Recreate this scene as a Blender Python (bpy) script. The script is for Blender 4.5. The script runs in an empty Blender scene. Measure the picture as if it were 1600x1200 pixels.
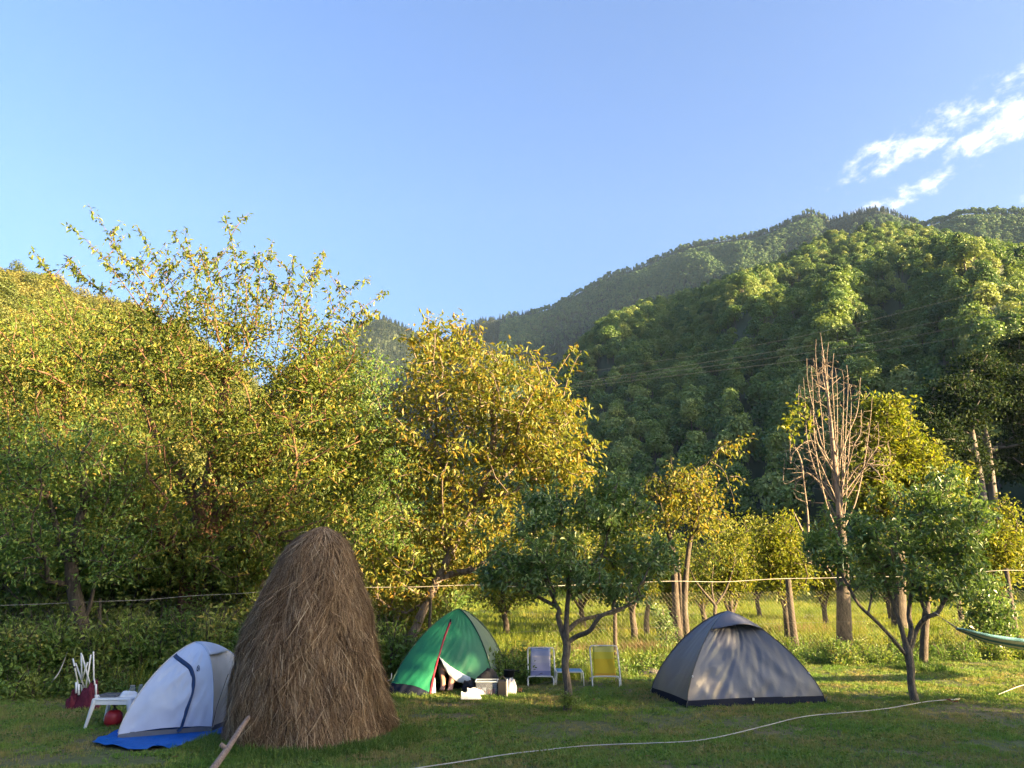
import bpy, math, random
import numpy as np
from mathutils import Vector, noise

R = random.Random(11)
rng = np.random.default_rng(11)
sc = bpy.context.scene
COL = sc.collection
PI = math.pi

# ------------------------------------------------------------------ camera, sky, sun, exposure
F_PX = 1190.0                       # focal length in pixels of a 1600 px wide frame
PITCH = math.atan(300.0 / F_PX)
EYE = Vector((0, 0, 1.6))
cam_data = bpy.data.cameras.new('camera')
cam = bpy.data.objects.new('camera', cam_data)
COL.objects.link(cam)
cam.location = EYE
cam.rotation_euler = (PI / 2 + PITCH, 0, 0)
cam_data.sensor_width = 36.0
cam_data.lens = 36.0 * F_PX / 1600.0
cam_data.clip_start = 0.05
cam_data.clip_end = 20000
sc.camera = cam

SUN_AZ = math.radians(114)          # from straight ahead (+Y) towards the right (+X)
SUN_EL = math.radians(11)
SUN_DIR = Vector((math.sin(SUN_AZ) * math.cos(SUN_EL), math.cos(SUN_AZ) * math.cos(SUN_EL), math.sin(SUN_EL)))
sun_data = bpy.data.lights.new('sun', 'SUN')
sun_data.energy = 5.0
sun_data.angle = math.radians(0.6)
sun_data.color = (1.0, 0.70, 0.36)
sun = bpy.data.objects.new('sun', sun_data)
COL.objects.link(sun)
sun.rotation_euler = SUN_DIR.to_track_quat('Z', 'Y').to_euler()
SKY_STRENGTH = 0.077
HAZE = 0.000055                      # density of the valley haze
sc.view_settings.view_transform = 'Standard'
sc.view_settings.look = 'None'
sc.view_settings.exposure = 3.0
sc.view_settings.gamma = 1.0
sc.view_settings.use_curve_mapping = False
cy = sc.cycles
cy.use_denoising = True
cy.max_bounces = 10
cy.diffuse_bounces = 6
cy.transmission_bounces = 6
cy.transparent_max_bounces = 8
cy.volume_bounces = 0
cy.sample_clamp_indirect = 6
cy.use_adaptive_sampling = True
cy.adaptive_threshold = 0.015


def ray(px, py):
    """Direction of the photograph's pixel (1600 x 1200) in the world; y component 1."""
    u, v = (px - 800) / F_PX, (600 - py) / F_PX
    c, s = math.cos(PITCH), math.sin(PITCH)
    d = Vector((u, c - v * s, s + v * c))
    return d / d.y


def at(px, py, Y):
    return EYE + ray(px, py) * Y


def gp(px, py, z=0.0):
    d = ray(px, py)
    return EYE + d * ((z - EYE.z) / d.z)


def pxm(Y):
    """metres per photograph pixel at depth Y"""
    return Y / F_PX


# world ------------------------------------------------------------
world = bpy.data.worlds.new('World')
sc.world = world
world.use_nodes = True
wn, wl = world.node_tree.nodes, world.node_tree.links
wn.clear()


def N(tree, typ, **kw):
    n = tree.nodes.new(typ)
    for k, v in kw.items():
        if k.startswith('i_'):
            key = k[2:]
            key = int(key) if key.isdigit() else key
            n.inputs[key].default_value = v
        else:
            setattr(n, k, v)
    return n


def M(tree, op, a, b=None, c=None):
    n = tree.nodes.new('ShaderNodeMath')
    n.operation = op
    for i, x in enumerate((a, b, c)):
        if x is None:
            continue
        if isinstance(x, (int, float)):
            n.inputs[i].default_value = x
        else:
            tree.links.new(x, n.inputs[i])
    return n.outputs[0]


def dotc(tree, vec, v):
    n = tree.nodes.new('ShaderNodeVectorMath')
    n.operation = 'DOT_PRODUCT'
    tree.links.new(vec, n.inputs[0])
    n.inputs[1].default_value = v
    return n.outputs['Value']


T = world.node_tree
sky = N(T, 'ShaderNodeTexSky', sky_type='NISHITA', sun_disc=False, sun_elevation=SUN_EL, sun_rotation=SUN_AZ,
        altitude=300, air_density=1.0, dust_density=8.0, ozone_density=2.7)
gen = N(T, 'ShaderNodeTexCoord').outputs['Generated']
# thin streaky clouds over the mountain on the right: a patch of the sky with its own axes
cdir = ray(1500, 215).normalized()
cright = cdir.cross(Vector((0, 0, 1))).normalized()
cup = cright.cross(cdir).normalized()
ang = math.radians(14)
ax_l = cright * math.cos(ang) + cup * math.sin(ang)
ax_s = -cright * math.sin(ang) + cup * math.cos(ang)
fwd = M(T, 'MAXIMUM', dotc(T, gen, cdir), 0.05)
la = M(T, 'DIVIDE', dotc(T, gen, ax_l), fwd)
sa = M(T, 'DIVIDE', dotc(T, gen, ax_s), fwd)
cmb = N(T, 'ShaderNodeCombineXYZ')
wl.new(M(T, 'MULTIPLY', la, 0.62), cmb.inputs[0])
wl.new(sa, cmb.inputs[1])
n1 = N(T, 'ShaderNodeTexNoise', i_Scale=48.0, i_Detail=11.0, i_Roughness=0.68, i_Distortion=0.2)
n2 = N(T, 'ShaderNodeTexNoise', i_Scale=16.0, i_Detail=6.0, i_Roughness=0.55)
wl.new(cmb.outputs[0], n1.inputs['Vector'])
wl.new(cmb.outputs[0], n2.inputs['Vector'])


def streak(l0, s0, lw, sw, gain):
    a = M(T, 'POWER', M(T, 'ABSOLUTE', M(T, 'DIVIDE', M(T, 'SUBTRACT', la, l0), lw)), 2.0)
    b = M(T, 'POWER', M(T, 'ABSOLUTE', M(T, 'DIVIDE', M(T, 'SUBTRACT', sa, s0), sw)), 2.0)
    return M(T, 'MULTIPLY', M(T, 'SUBTRACT', 1.0, M(T, 'ADD', a, b)), gain)


def smx(*xs):
    o = xs[0]
    for x in xs[1:]:
        o = M(T, 'MAXIMUM', o, x)
    return o


mask = smx(streak(0.10, -0.004, 0.15, 0.036, 1.15), streak(0.00, 0.018, 0.14, 0.030, 0.8),
           streak(-0.075, -0.030, 0.085, 0.016, 0.9), streak(0.055, -0.088, 0.04, 0.010, 0.55),
           streak(0.11, 0.066, 0.035, 0.010, 0.4), streak(0.30, 0.0, 0.14, 0.045, 0.9),
           streak(-0.065, -0.105, 0.04, 0.014, 0.6), streak(-0.06, 0.022, 0.05, 0.014, 0.6))
dens = M(T, 'ADD', M(T, 'MULTIPLY', mask, 0.75), M(T, 'ADD', M(T, 'MULTIPLY', M(T, 'SUBTRACT', n1.outputs[0], 0.52), 3.6),
                           M(T, 'MULTIPLY', M(T, 'SUBTRACT', n2.outputs[0], 0.50), 1.3)))
mr = N(T, 'ShaderNodeMapRange', interpolation_type='SMOOTHERSTEP')
wl.new(dens, mr.inputs['Value'])
mr.inputs['From Min'].default_value = -0.05
mr.inputs['From Max'].default_value = 1.5
gate = N(T, 'ShaderNodeMapRange', interpolation_type='SMOOTHSTEP')
wl.new(mask, gate.inputs['Value'])
gate.inputs['From Min'].default_value = -0.7
gate.inputs['From Max'].default_value = 0.5
cl = M(T, 'MULTIPLY', mr.outputs[0], gate.outputs[0])
mixc = N(T, 'ShaderNodeMix', data_type='RGBA')
wl.new(cl, mixc.inputs['Factor'])
hs = N(T, 'ShaderNodeHueSaturation', i_Hue=0.513, i_Saturation=1.16)
wl.new(sky.outputs[0], hs.inputs['Color'])
wl.new(hs.outputs[0], mixc.inputs['A'])
mixc.inputs['B'].default_value = (3.1, 3.0, 2.95, 1)
bg = N(T, 'ShaderNodeBackground', i_Strength=SKY_STRENGTH)
wl.new(mixc.outputs['Result'], bg.inputs['Color'])
wo = N(T, 'ShaderNodeOutputWorld')
wl.new(bg.outputs[0], wo.inputs['Surface'])

# ------------------------------------------------------------------ helpers: tags, meshes


def tag(o, label=None, cat=None, group=None, kind=None):
    if label:
        o['label'] = label
    if cat:
        o['category'] = cat
    if group:
        o['group'] = group
    if kind:
        o['kind'] = kind
    return o


def thing(name, label, cat, loc=(0, 0, 0), group=None):
    o = bpy.data.objects.new(name, None)
    COL.objects.link(o)
    o.location = loc
    o.empty_display_size = 0.2
    return tag(o, label, cat, group)


def link(name, me, parent=None, loc=None):
    o = bpy.data.objects.new(name, me)
    COL.objects.link(o)
    if parent is not None:
        o.parent = parent
        # parts are modelled in world coordinates; their things stand unrotated at loc
        base = Vector((0, 0, 0)) if parent.parent is not None else -parent.location
        o.location = base if loc is None else loc
    elif loc is not None:
        o.location = loc
    return o


def np_mesh(name, V, F, mat=None, smooth=False):
    """mesh from an (n,3) array and an (m,k) face array"""
    V = np.asarray(V, dtype=np.float32)
    F = np.asarray(F, dtype=np.int32)
    m, k = F.shape
    me = bpy.data.meshes.new(name)
    me.vertices.add(len(V))
    me.vertices.foreach_set('co', V.ravel())
    me.loops.add(m * k)
    me.loops.foreach_set('vertex_index', F.ravel())
    me.polygons.add(m)
    me.polygons.foreach_set('loop_start', np.arange(0, m * k, k, dtype=np.int32))
    me.polygons.foreach_set('use_smooth', np.full(m, smooth, dtype=bool))
    me.update(calc_edges=True)
    if mat:
        me.materials.append(mat)
    return me


class MB:
    """collects simple solids into one mesh"""

    def __init__(self):
        self.v, self.f = [], []

    def add(self, vs, fs):
        b = len(self.v)
        self.v += [tuple(x) for x in vs]
        self.f += [tuple(b + i for i in f) for f in fs]
        return self

    def box(self, c, s, rz=0.0, rx=0.0, top=1.0):
        cx, cy_, cz = c
        sx, sy, sz = s[0] / 2, s[1] / 2, s[2] / 2
        vs = []
        for z in (-1, 1):
            k = top if z > 0 else 1.0
            for x, y in ((-1, -1), (1, -1), (1, 1), (-1, 1)):
                p = Vector((x * sx * k, y * sy * k, z * sz))
                if rx:
                    p = Vector((p.x, p.y * math.cos(rx) - p.z * math.sin(rx), p.y * math.sin(rx) + p.z * math.cos(rx)))
                if rz:
                    p = Vector((p.x * math.cos(rz) - p.y * math.sin(rz), p.x * math.sin(rz) + p.y * math.cos(rz), p.z))
                vs.append((cx + p.x, cy_ + p.y, cz + p.z))
        return self.add(vs, [(3, 2, 1, 0), (4, 5, 6, 7), (0, 1, 5, 4), (1, 2, 6, 5), (2, 3, 7, 6), (3, 0, 4, 7)])

    def tube(self, pts, rad, n=8, cap=True):
        pts = [Vector(p) for p in pts]
        if isinstance(rad, (int, float)):
            rad = [rad] * len(pts)
        vs, fs = [], []
        t0 = (pts[1] - pts[0]).normalized()
        ref = Vector((0, 0, 1)) if abs(t0.z) < 0.9 else Vector((1, 0, 0))
        u = t0.cross(ref).normalized()
        for i, p in enumerate(pts):
            a = pts[max(0, i - 1)]
            b = pts[min(len(pts) - 1, i + 1)]
            t = (b - a).normalized()
            u = (u - t * u.dot(t)).normalized()
            w = t.cross(u)
            for k in range(n):
                an = 2 * PI * k / n
                vs.append(p + (u * math.cos(an) + w * math.sin(an)) * rad[i])
        for i in range(len(pts) - 1):
            for k in range(n):
                k2 = (k + 1) % n
                fs.append((i * n + k, i * n + k2, (i + 1) * n + k2, (i + 1) * n + k))
        if cap:
            fs.append(tuple(reversed(range(n))))
            fs.append(tuple((len(pts) - 1) * n + k for k in range(n)))
        return self.add(vs, fs)

    def lathe(self, c, prof, n=20, jit=None):
        vs, fs = [], []
        for j, (r, z) in enumerate(prof):
            for k in range(n):
                an = 2 * PI * k / n
                vs.append((c[0] + r * math.cos(an), c[1] + r * math.sin(an), c[2] + z))
        for j in range(len(prof) - 1):
            for k in range(n):
                k2 = (k + 1) % n
                fs.append((j * n + k, j * n + k2, (j + 1) * n + k2, (j + 1) * n + k))
        fs.append(tuple(reversed(range(n))))
        fs.append(tuple((len(prof) - 1) * n + k for k in range(n)))
        return self.add(vs, fs)

    def grid(self, fn, nu, nv):
        vs = [fn(i / nu, j / nv) for j in range(nv + 1) for i in range(nu + 1)]
        fs = [(j * (nu + 1) + i, j * (nu + 1) + i + 1, (j + 1) * (nu + 1) + i + 1, (j + 1) * (nu + 1) + i)
              for j in range(nv) for i in range(nu)]
        return self.add(vs, fs)

    def build(self, name, mat, parent=None, smooth=False, bevel=0.0, solid=0.0, loc=None):
        me = bpy.data.meshes.new(name)
        me.from_pydata(self.v, [], self.f)
        me.update()
        if smooth:
            me.polygons.foreach_set('use_smooth', [True] * len(me.polygons))
        me.materials.append(mat)
        o = link(name, me, parent, loc)
        if solid:
            m = o.modifiers.new('thick', 'SOLIDIFY')
            m.thickness = solid
            m.offset = 0
        if bevel:
            m = o.modifiers.new('bevel', 'BEVEL')
            m.width = bevel
            m.segments = 2
            m.limit_method = 'ANGLE'
        return o


def smooth_path(pts, sub=6):
    """Catmull-Rom through the points"""
    P = [Vector(p) for p in pts]
    P = [P[0] * 2 - P[1]] + P + [P[-1] * 2 - P[-2]]
    out = []
    for i in range(1, len(P) - 2):
        a, b, c, d = P[i - 1:i + 3]
        for k in range(sub):
            t = k / sub
            out.append(0.5 * ((2 * b) + (c - a) * t + (2 * a - 5 * b + 4 * c - d) * t * t + (3 * b - a - 3 * c + d) * t ** 3))
    out.append(P[-2])
    return out


# ------------------------------------------------------------------ materials


def base_mat(name):
    m = bpy.data.materials.new(name)
    m.use_nodes = True
    return m, m.node_tree, m.node_tree.nodes['Principled BSDF']


def plain(name, col, rough=0.6, var=0.15, scale=8.0, bump=0.0, bscale=40.0, metal=0.0, spec=0.4, transl=0.0, dirt=None):
    """one-colour material with soft colour noise, optional fine relief"""
    m, t, p = base_mat(name)
    tc = N(t, 'ShaderNodeTexCoord')
    nz = N(t, 'ShaderNodeTexNoise', i_Scale=scale, i_Detail=5.0, i_Roughness=0.6)
    t.links.new(tc.outputs['Object'], nz.inputs['Vector'])
    rp = N(t, 'ShaderNodeValToRGB')
    rp.color_ramp.elements[0].position = 0.3
    rp.color_ramp.elements[1].position = 0.7
    lo = dirt or tuple(c * (1 - var) for c in col)
    rp.color_ramp.elements[0].color = (*lo, 1)
    rp.color_ramp.elements[1].color = (*[min(1, c * (1 + var)) for c in col], 1)
    t.links.new(nz.outputs[0], rp.inputs[0])
    t.links.new(rp.outputs[0], p.inputs['Base Color'])
    p.inputs['Roughness'].default_value = rough
    p.inputs['Metallic'].default_value = metal
    p.inputs['Specular IOR Level'].default_value = spec
    if bump:
        n2_ = N(t, 'ShaderNodeTexNoise', i_Scale=bscale, i_Detail=6.0, i_Roughness=0.6)
        t.links.new(tc.outputs['Object'], n2_.inputs['Vector'])
        b = N(t, 'ShaderNodeBump', i_Strength=bump, i_Distance=0.02)
        t.links.new(n2_.outputs[0], b.inputs['Height'])
        t.links.new(b.outputs[0], p.inputs['Normal'])
    if transl:
        out = t.nodes['Material Output']
        tr = N(t, 'ShaderNodeBsdfTranslucent')
        t.links.new(rp.outputs[0], tr.inputs['Color'])
        mx = N(t, 'ShaderNodeMixShader', i_0=transl)
        t.links.new(p.outputs[0], mx.inputs[1])
        t.links.new(tr.outputs[0], mx.inputs[2])
        t.links.new(mx.outputs[0], out.inputs['Surface'])
    return m


def leaf_mat(name, cols, transl=0.35, tcol=None, rough=0.5, per_instance=False, spec=0.35, pos_scale=0.0):
    """cols: list of (position, colour) over the random value of each leaf"""
    m, t, p = base_mat(name)
    geo = N(t, 'ShaderNodeNewGeometry')
    val = geo.outputs['Random Per Island']
    if per_instance:
        oi = N(t, 'ShaderNodeObjectInfo')
        val = M(t, 'ADD', M(t, 'MULTIPLY', val, 0.22), M(t, 'MULTIPLY', oi.outputs['Random'], 0.78))
    if pos_scale:
        nz = N(t, 'ShaderNodeTexNoise', i_Scale=pos_scale, i_Detail=5.0)
        t.links.new(geo.outputs['Position'], nz.inputs['Vector'])
        val = M(t, 'ADD', M(t, 'MULTIPLY', val, 0.55), M(t, 'MULTIPLY_ADD', nz.outputs[0], 2.2, -0.95))
    rp = N(t, 'ShaderNodeValToRGB')
    cr = rp.color_ramp
    while len(cr.elements) < len(cols):
        cr.elements.new(0.5)
    for e, (pos, c) in zip(cr.elements, cols):
        e.position = pos
        e.color = (*c, 1)
    t.links.new(val, rp.inputs[0])
    t.links.new(rp.outputs[0], p.inputs['Base Color'])
    p.inputs['Roughness'].default_value = rough
    p.inputs['Specular IOR Level'].default_value = spec
    tr = N(t, 'ShaderNodeBsdfTranslucent')
    if tcol:
        mc = N(t, 'ShaderNodeMix', data_type='RGBA', blend_type='MULTIPLY')
        mc.inputs['Factor'].default_value = 1.0
        t.links.new(rp.outputs[0], mc.inputs['A'])
        mc.inputs['B'].default_value = (*tcol, 1)
        t.links.new(mc.outputs['Result'], tr.inputs['Color'])
    else:
        t.links.new(rp.outputs[0], tr.inputs['Color'])
    mx = N(t, 'ShaderNodeMixShader', i_0=transl)
    t.links.new(p.outputs[0], mx.inputs[1])
    t.links.new(tr.outputs[0], mx.inputs[2])
    t.links.new(mx.outputs[0], t.nodes['Material Output'].inputs['Surface'])
    return m


def bark_mat(name, c1, c2, scale=9.0):
    m, t, p = base_mat(name)
    tc = N(t, 'ShaderNodeTexCoord')
    mp = N(t, 'ShaderNodeMapping')
    mp.inputs['Scale'].default_value = (3.0, 3.0, 0.7)
    t.links.new(tc.outputs['Object'], mp.inputs[0])
    nz = N(t, 'ShaderNodeTexNoise', i_Scale=scale, i_Detail=8.0, i_Roughness=0.7)
    t.links.new(mp.outputs[0], nz.inputs['Vector'])
    rp = N(t, 'ShaderNodeValToRGB')
    rp.color_ramp.elements[0].position = 0.35
    rp.color_ramp.elements[0].color = (*c1, 1)
    rp.color_ramp.elements[1].position = 0.68
    rp.color_ramp.elements[1].color = (*c2, 1)
    t.links.new(nz.outputs[0], rp.inputs[0])
    t.links.new(rp.outputs[0], p.inputs['Base Color'])
    p.inputs['Roughness'].default_value = 0.9
    b = N(t, 'ShaderNodeBump', i_Strength=0.8, i_Distance=0.03)
    t.links.new(nz.outputs[0], b.inputs['Height'])
    t.links.new(b.outputs[0], p.inputs['Normal'])
    return m


BARK = bark_mat('bark_grey', (0.028, 0.022, 0.017), (0.115, 0.092, 0.07))
BARK_RED = bark_mat('bark_reddish', (0.05, 0.025, 0.015), (0.22, 0.12, 0.07), 6.0)
BARK_PALE = bark_mat('bark_pale', (0.07, 0.052, 0.04), (0.27, 0.21, 0.16), 7.0)
DEADWOOD = bark_mat('dead_wood', (0.13, 0.102, 0.078), (0.31, 0.245, 0.19))
BARK_APPLE = bark_mat('bark_apple', (0.05, 0.04, 0.032), (0.22, 0.18, 0.14), 14.0)
FARBARK = bark_mat('bark_far', (0.05, 0.042, 0.035), (0.13, 0.115, 0.10), 1.0)
TALLBARK = bark_mat('bark_tall', (0.09, 0.08, 0.07), (0.18, 0.16, 0.145), 1.0)

L_APPLE = leaf_mat('leaf_apple', [(0.0, (0.062, 0.116, 0.031)), (0.55, (0.118, 0.191, 0.056)), (0.85, (0.184, 0.259, 0.088)), (1.0, (0.294, 0.356, 0.141))],
                   0.28, (1.3, 1.45, 0.6), 0.36, spec=0.6)
L_PLUM = leaf_mat('leaf_plum', [(0.0, (0.075, 0.127, 0.027)), (0.5, (0.131, 0.184, 0.038)), (0.85, (0.214, 0.228, 0.045)), (1.0, (0.325, 0.253, 0.050))],
                  0.45, (1.5, 1.4, 0.55))
L_DEEP = leaf_mat('leaf_deep', [(0.0, (0.057, 0.121, 0.031)), (0.6, (0.116, 0.198, 0.048)), (1.0, (0.236, 0.277, 0.060))], 0.32, (1.4, 1.5, 0.6))
L_WALNUT = leaf_mat('leaf_walnut', [(0.0, (0.100, 0.135, 0.023)), (0.5, (0.170, 0.193, 0.032)), (0.88, (0.258, 0.222, 0.039)), (1.0, (0.352, 0.222, 0.041))],
                    0.42, (1.45, 1.35, 0.55))
L_YELLOW = leaf_mat('leaf_yellow_green', [(0.0, (0.10, 0.14, 0.020)), (0.6, (0.17, 0.20, 0.028)), (1.0, (0.26, 0.24, 0.04))], 0.42, (1.5, 1.5, 0.6))
L_HILL = leaf_mat('leaf_hill', [(0.0, (0.038, 0.087, 0.029)), (0.35, (0.089, 0.162, 0.040)), (0.7, (0.170, 0.239, 0.054)), (1.0, (0.280, 0.309, 0.112))],
                  0.25, (1.4, 1.4, 0.7), per_instance=True)
L_FAR = leaf_mat('leaf_far', [(0.0, (0.046, 0.102, 0.047)), (0.5, (0.078, 0.150, 0.057)), (1.0, (0.133, 0.196, 0.070))],
                 0.2, (1.4, 1.4, 0.7), per_instance=True)
L_GOLD = leaf_mat('leaf_left_hill', [(0.0, (0.070, 0.097, 0.023)), (0.5, (0.117, 0.136, 0.033)), (1.0, (0.199, 0.170, 0.041))], 0.3, (1.4, 1.4, 0.6), per_instance=True)
L_CONIFER = leaf_mat('leaf_conifer', [(0.0, (0.014, 0.030, 0.018)), (1.0, (0.035, 0.060, 0.030))], 0.1, per_instance=True)
L_WEED = leaf_mat('leaf_weed', [(0.0, (0.068, 0.136, 0.031)), (0.5, (0.136, 0.213, 0.048)), (0.85, (0.222, 0.264, 0.062)), (1.0, (0.376, 0.273, 0.086))],
                  0.35, (1.4, 1.5, 0.6), per_instance=True)
L_SHADED = leaf_mat('leaf_shaded', [(0.0, (0.012, 0.028, 0.012)), (0.7, (0.030, 0.056, 0.020)), (1.0, (0.065, 0.085, 0.028))], 0.2, (1.4, 1.4, 0.6), 0.7, spec=0.1)  # deep shade of the tall trees put into a darker leaf colour

# ------------------------------------------------------------------ the ground: one sheet out to the hills


def ground_z(x, y):
    d = math.hypot(x, y)
    z = 0.012 * noise.noise(Vector((x * 0.9, y * 0.9, 3.1)))
    if d > 60:
        z += min(1.0, (d - 60) / 80) * 0.5 * noise.noise(Vector((x * 0.01, y * 0.01, 7.7)))
    return z


def axis_steps(lo, near_lo, near_hi, hi, n_near, n_far):
    a = near_lo - np.geomspace(1, near_lo - lo + 1, n_far)[::-1] + 1
    b = np.linspace(near_lo, near_hi, n_near)
    c = near_hi + np.geomspace(1, hi - near_hi + 1, n_far) - 1
    return np.unique(np.round(np.concatenate([a, b, c]), 4))


gx = axis_steps(-1350, -14, 14, 1750, 80, 22)
gy = axis_steps(-250, 2, 24, 1950, 70, 22)
GV = np.array([(x, y, ground_z(x, y)) for y in gy for x in gx])
nx = len(gx)
GF = np.array([(j * nx + i, j * nx + i + 1, (j + 1) * nx + i + 1, (j + 1) * nx + i)
               for j in range(len(gy) - 1) for i in range(nx - 1)])

gm, gt, gpz = base_mat('lawn_soil')
gpos = N(gt, 'ShaderNodeNewGeometry').outputs['Position']
na = N(gt, 'ShaderNodeTexNoise', i_Scale=0.55, i_Detail=6.0, i_Roughness=0.62)
nb = N(gt, 'ShaderNodeTexNoise', i_Scale=14.0, i_Detail=7.0, i_Roughness=0.7)
for q in (na, nb):
    gt.links.new(gpos, q.inputs['Vector'])
r1 = N(gt, 'ShaderNodeValToRGB')
r1.color_ramp.elements[0].position = 0.38
r1.color_ramp.elements[0].color = (0.15, 0.125, 0.065, 1)
r1.color_ramp.elements[1].position = 0.58
r1.color_ramp.elements[1].color = (0.085, 0.115, 0.034, 1)
r2 = N(gt, 'ShaderNodeValToRGB')
r2.color_ramp.elements[0].position = 0.3
r2.color_ramp.elements[0].color = (0.45, 0.45, 0.4, 1)
r2.color_ramp.elements[1].position = 0.72
r2.color_ramp.elements[1].color = (1.25, 1.2, 1.0, 1)
gt.links.new(na.outputs[0], r1.inputs[0])
gt.links.new(nb.outputs[0], r2.inputs[0])
mg = N(gt, 'ShaderNodeMix', data_type='RGBA', blend_type='MULTIPLY')
mg.inputs['Factor'].default_value = 1
gt.links.new(r1.outputs[0], mg.inputs['A'])
gt.links.new(r2.outputs[0], mg.inputs['B'])
gt.links.new(mg.outputs['Result'], gpz.inputs['Base Color'])
gpz.inputs['Roughness'].default_value = 0.95
gb = N(gt, 'ShaderNodeBump', i_Strength=0.7, i_Distance=0.03)
gt.links.new(nb.outputs[0], gb.inputs['Height'])
gt.links.new(gb.outputs[0], gpz.inputs['Normal'])
ground = link('ground', np_mesh('ground', GV, GF, gm, True))
tag(ground, kind='structure')

# ------------------------------------------------------------------ scattering many small copies as one object


def scatter(name, P, rot, scl, idx, protos):
    """one object (kind stuff) whose points carry copies of the meshes in protos"""
    me = bpy.data.meshes.new(name)
    n = len(P)
    me.vertices.add(n)
    me.vertices.foreach_set('co', np.asarray(P, dtype=np.float32).ravel())
    a = me.attributes.new('rot', 'FLOAT_VECTOR', 'POINT')
    a.data.foreach_set('vector', np.asarray(rot, dtype=np.float32).ravel())
    a = me.attributes.new('scl', 'FLOAT', 'POINT')
    a.data.foreach_set('value', np.asarray(scl, dtype=np.float32))
    a = me.attributes.new('idx', 'INT', 'POINT')
    a.data.foreach_set('value', np.asarray(idx, dtype=np.int32))
    o = bpy.data.objects.new(name, me)
    COL.objects.link(o)
    ng = bpy.data.node_groups.new(name, 'GeometryNodeTree')
    ng.interface.new_socket('Geometry', in_out='INPUT', socket_type='NodeSocketGeometry')
    ng.interface.new_socket('Geometry', in_out='OUTPUT', socket_type='NodeSocketGeometry')
    gi = ng.nodes.new('NodeGroupInput')
    go = ng.nodes.new('NodeGroupOutput')
    jn = ng.nodes.new('GeometryNodeJoinGeometry')

    def named(attr, typ):
        q = ng.nodes.new('GeometryNodeInputNamedAttribute')
        q.data_type = typ
        q.inputs['Name'].default_value = attr
        return q.outputs['Attribute']
    ra, sa_, ia = named('rot', 'FLOAT_VECTOR'), named('scl', 'FLOAT'), named('idx', 'INT')
    e2r = ng.nodes.new('FunctionNodeEulerToRotation')
    ng.links.new(ra, e2r.inputs[0])
    for k, pr in enumerate(protos):
        oi = ng.nodes.new('GeometryNodeObjectInfo')
        oi.inputs['Object'].default_value = pr
        oi.inputs['As Instance'].default_value = True
        cp = ng.nodes.new('FunctionNodeCompare')
        cp.data_type = 'INT'
        cp.operation = 'EQUAL'
        asock = next(q for q in cp.inputs if q.identifier == 'A_INT')
        bsock = next(q for q in cp.inputs if q.identifier == 'B_INT')
        ng.links.new(ia, asock)
        bsock.default_value = k
        ip = ng.nodes.new('GeometryNodeInstanceOnPoints')
        ng.links.new(gi.outputs[0], ip.inputs['Points'])
        ng.links.new(cp.outputs[0], ip.inputs['Selection'])
        ng.links.new(oi.outputs['Geometry'], ip.inputs['Instance'])
        ng.links.new(e2r.outputs[0], ip.inputs['Rotation'])
        ng.links.new(sa_, ip.inputs['Scale'])
        ng.links.new(ip.outputs[0], jn.inputs[0])
    ng.links.new(jn.outputs[0], go.inputs[0])
    md = o.modifiers.new('copies', 'NODES')
    md.node_group = ng
    return o


def unit(v):
    return v / np.maximum(np.linalg.norm(v, axis=-1, keepdims=True), 1e-9)


def proto(name, me):
    """a mesh object that is only ever shown through scatter()"""
    return bpy.data.objects.new(name, me)


def join_meshes(name, items):
    """items: (V, F list, material index); returns one mesh"""
    vs, fs, mi, mats = [], [], [], []
    for V, F, m in items:
        b = len(vs)
        vs += [tuple(v) for v in V]
        fs += [tuple(int(i) + b for i in f) for f in F]
        if m not in mats:
            mats.append(m)
        mi += [mats.index(m)] * len(F)
    me = bpy.data.meshes.new(name)
    me.from_pydata(vs, [], fs)
    for m in mats:
        me.materials.append(m)
    me.polygons.foreach_set('material_index', mi)
    me.update()
    return me


def clump_quads(P, Nrm, size, jit=0.6):
    """leaf clumps: bent quads at P facing roughly Nrm"""
    n = len(P)
    Nn = unit(Nrm + rng.normal(0, jit, (n, 3)))
    a = unit(np.cross(Nn, rng.normal(0, 1, (n, 3))))
    b = np.cross(Nn, a)
    s = (size * rng.uniform(0.6, 1.35, n))[:, None]
    k = rng.uniform(0.45, 0.8, n)[:, None]
    V = np.stack([P - a * s * 0.5, P - b * s * k * 0.5 + Nn * s * 0.12, P + a * s * 0.5, P + b * s * k * 0.5 + Nn * s * 0.12], 1).reshape(-1, 3)
    i = np.arange(n)[:, None] * 4
    F = np.concatenate([i + np.array([[0, 1, 2]]), i + np.array([[0, 2, 3]])], 0)
    return V, F


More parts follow.
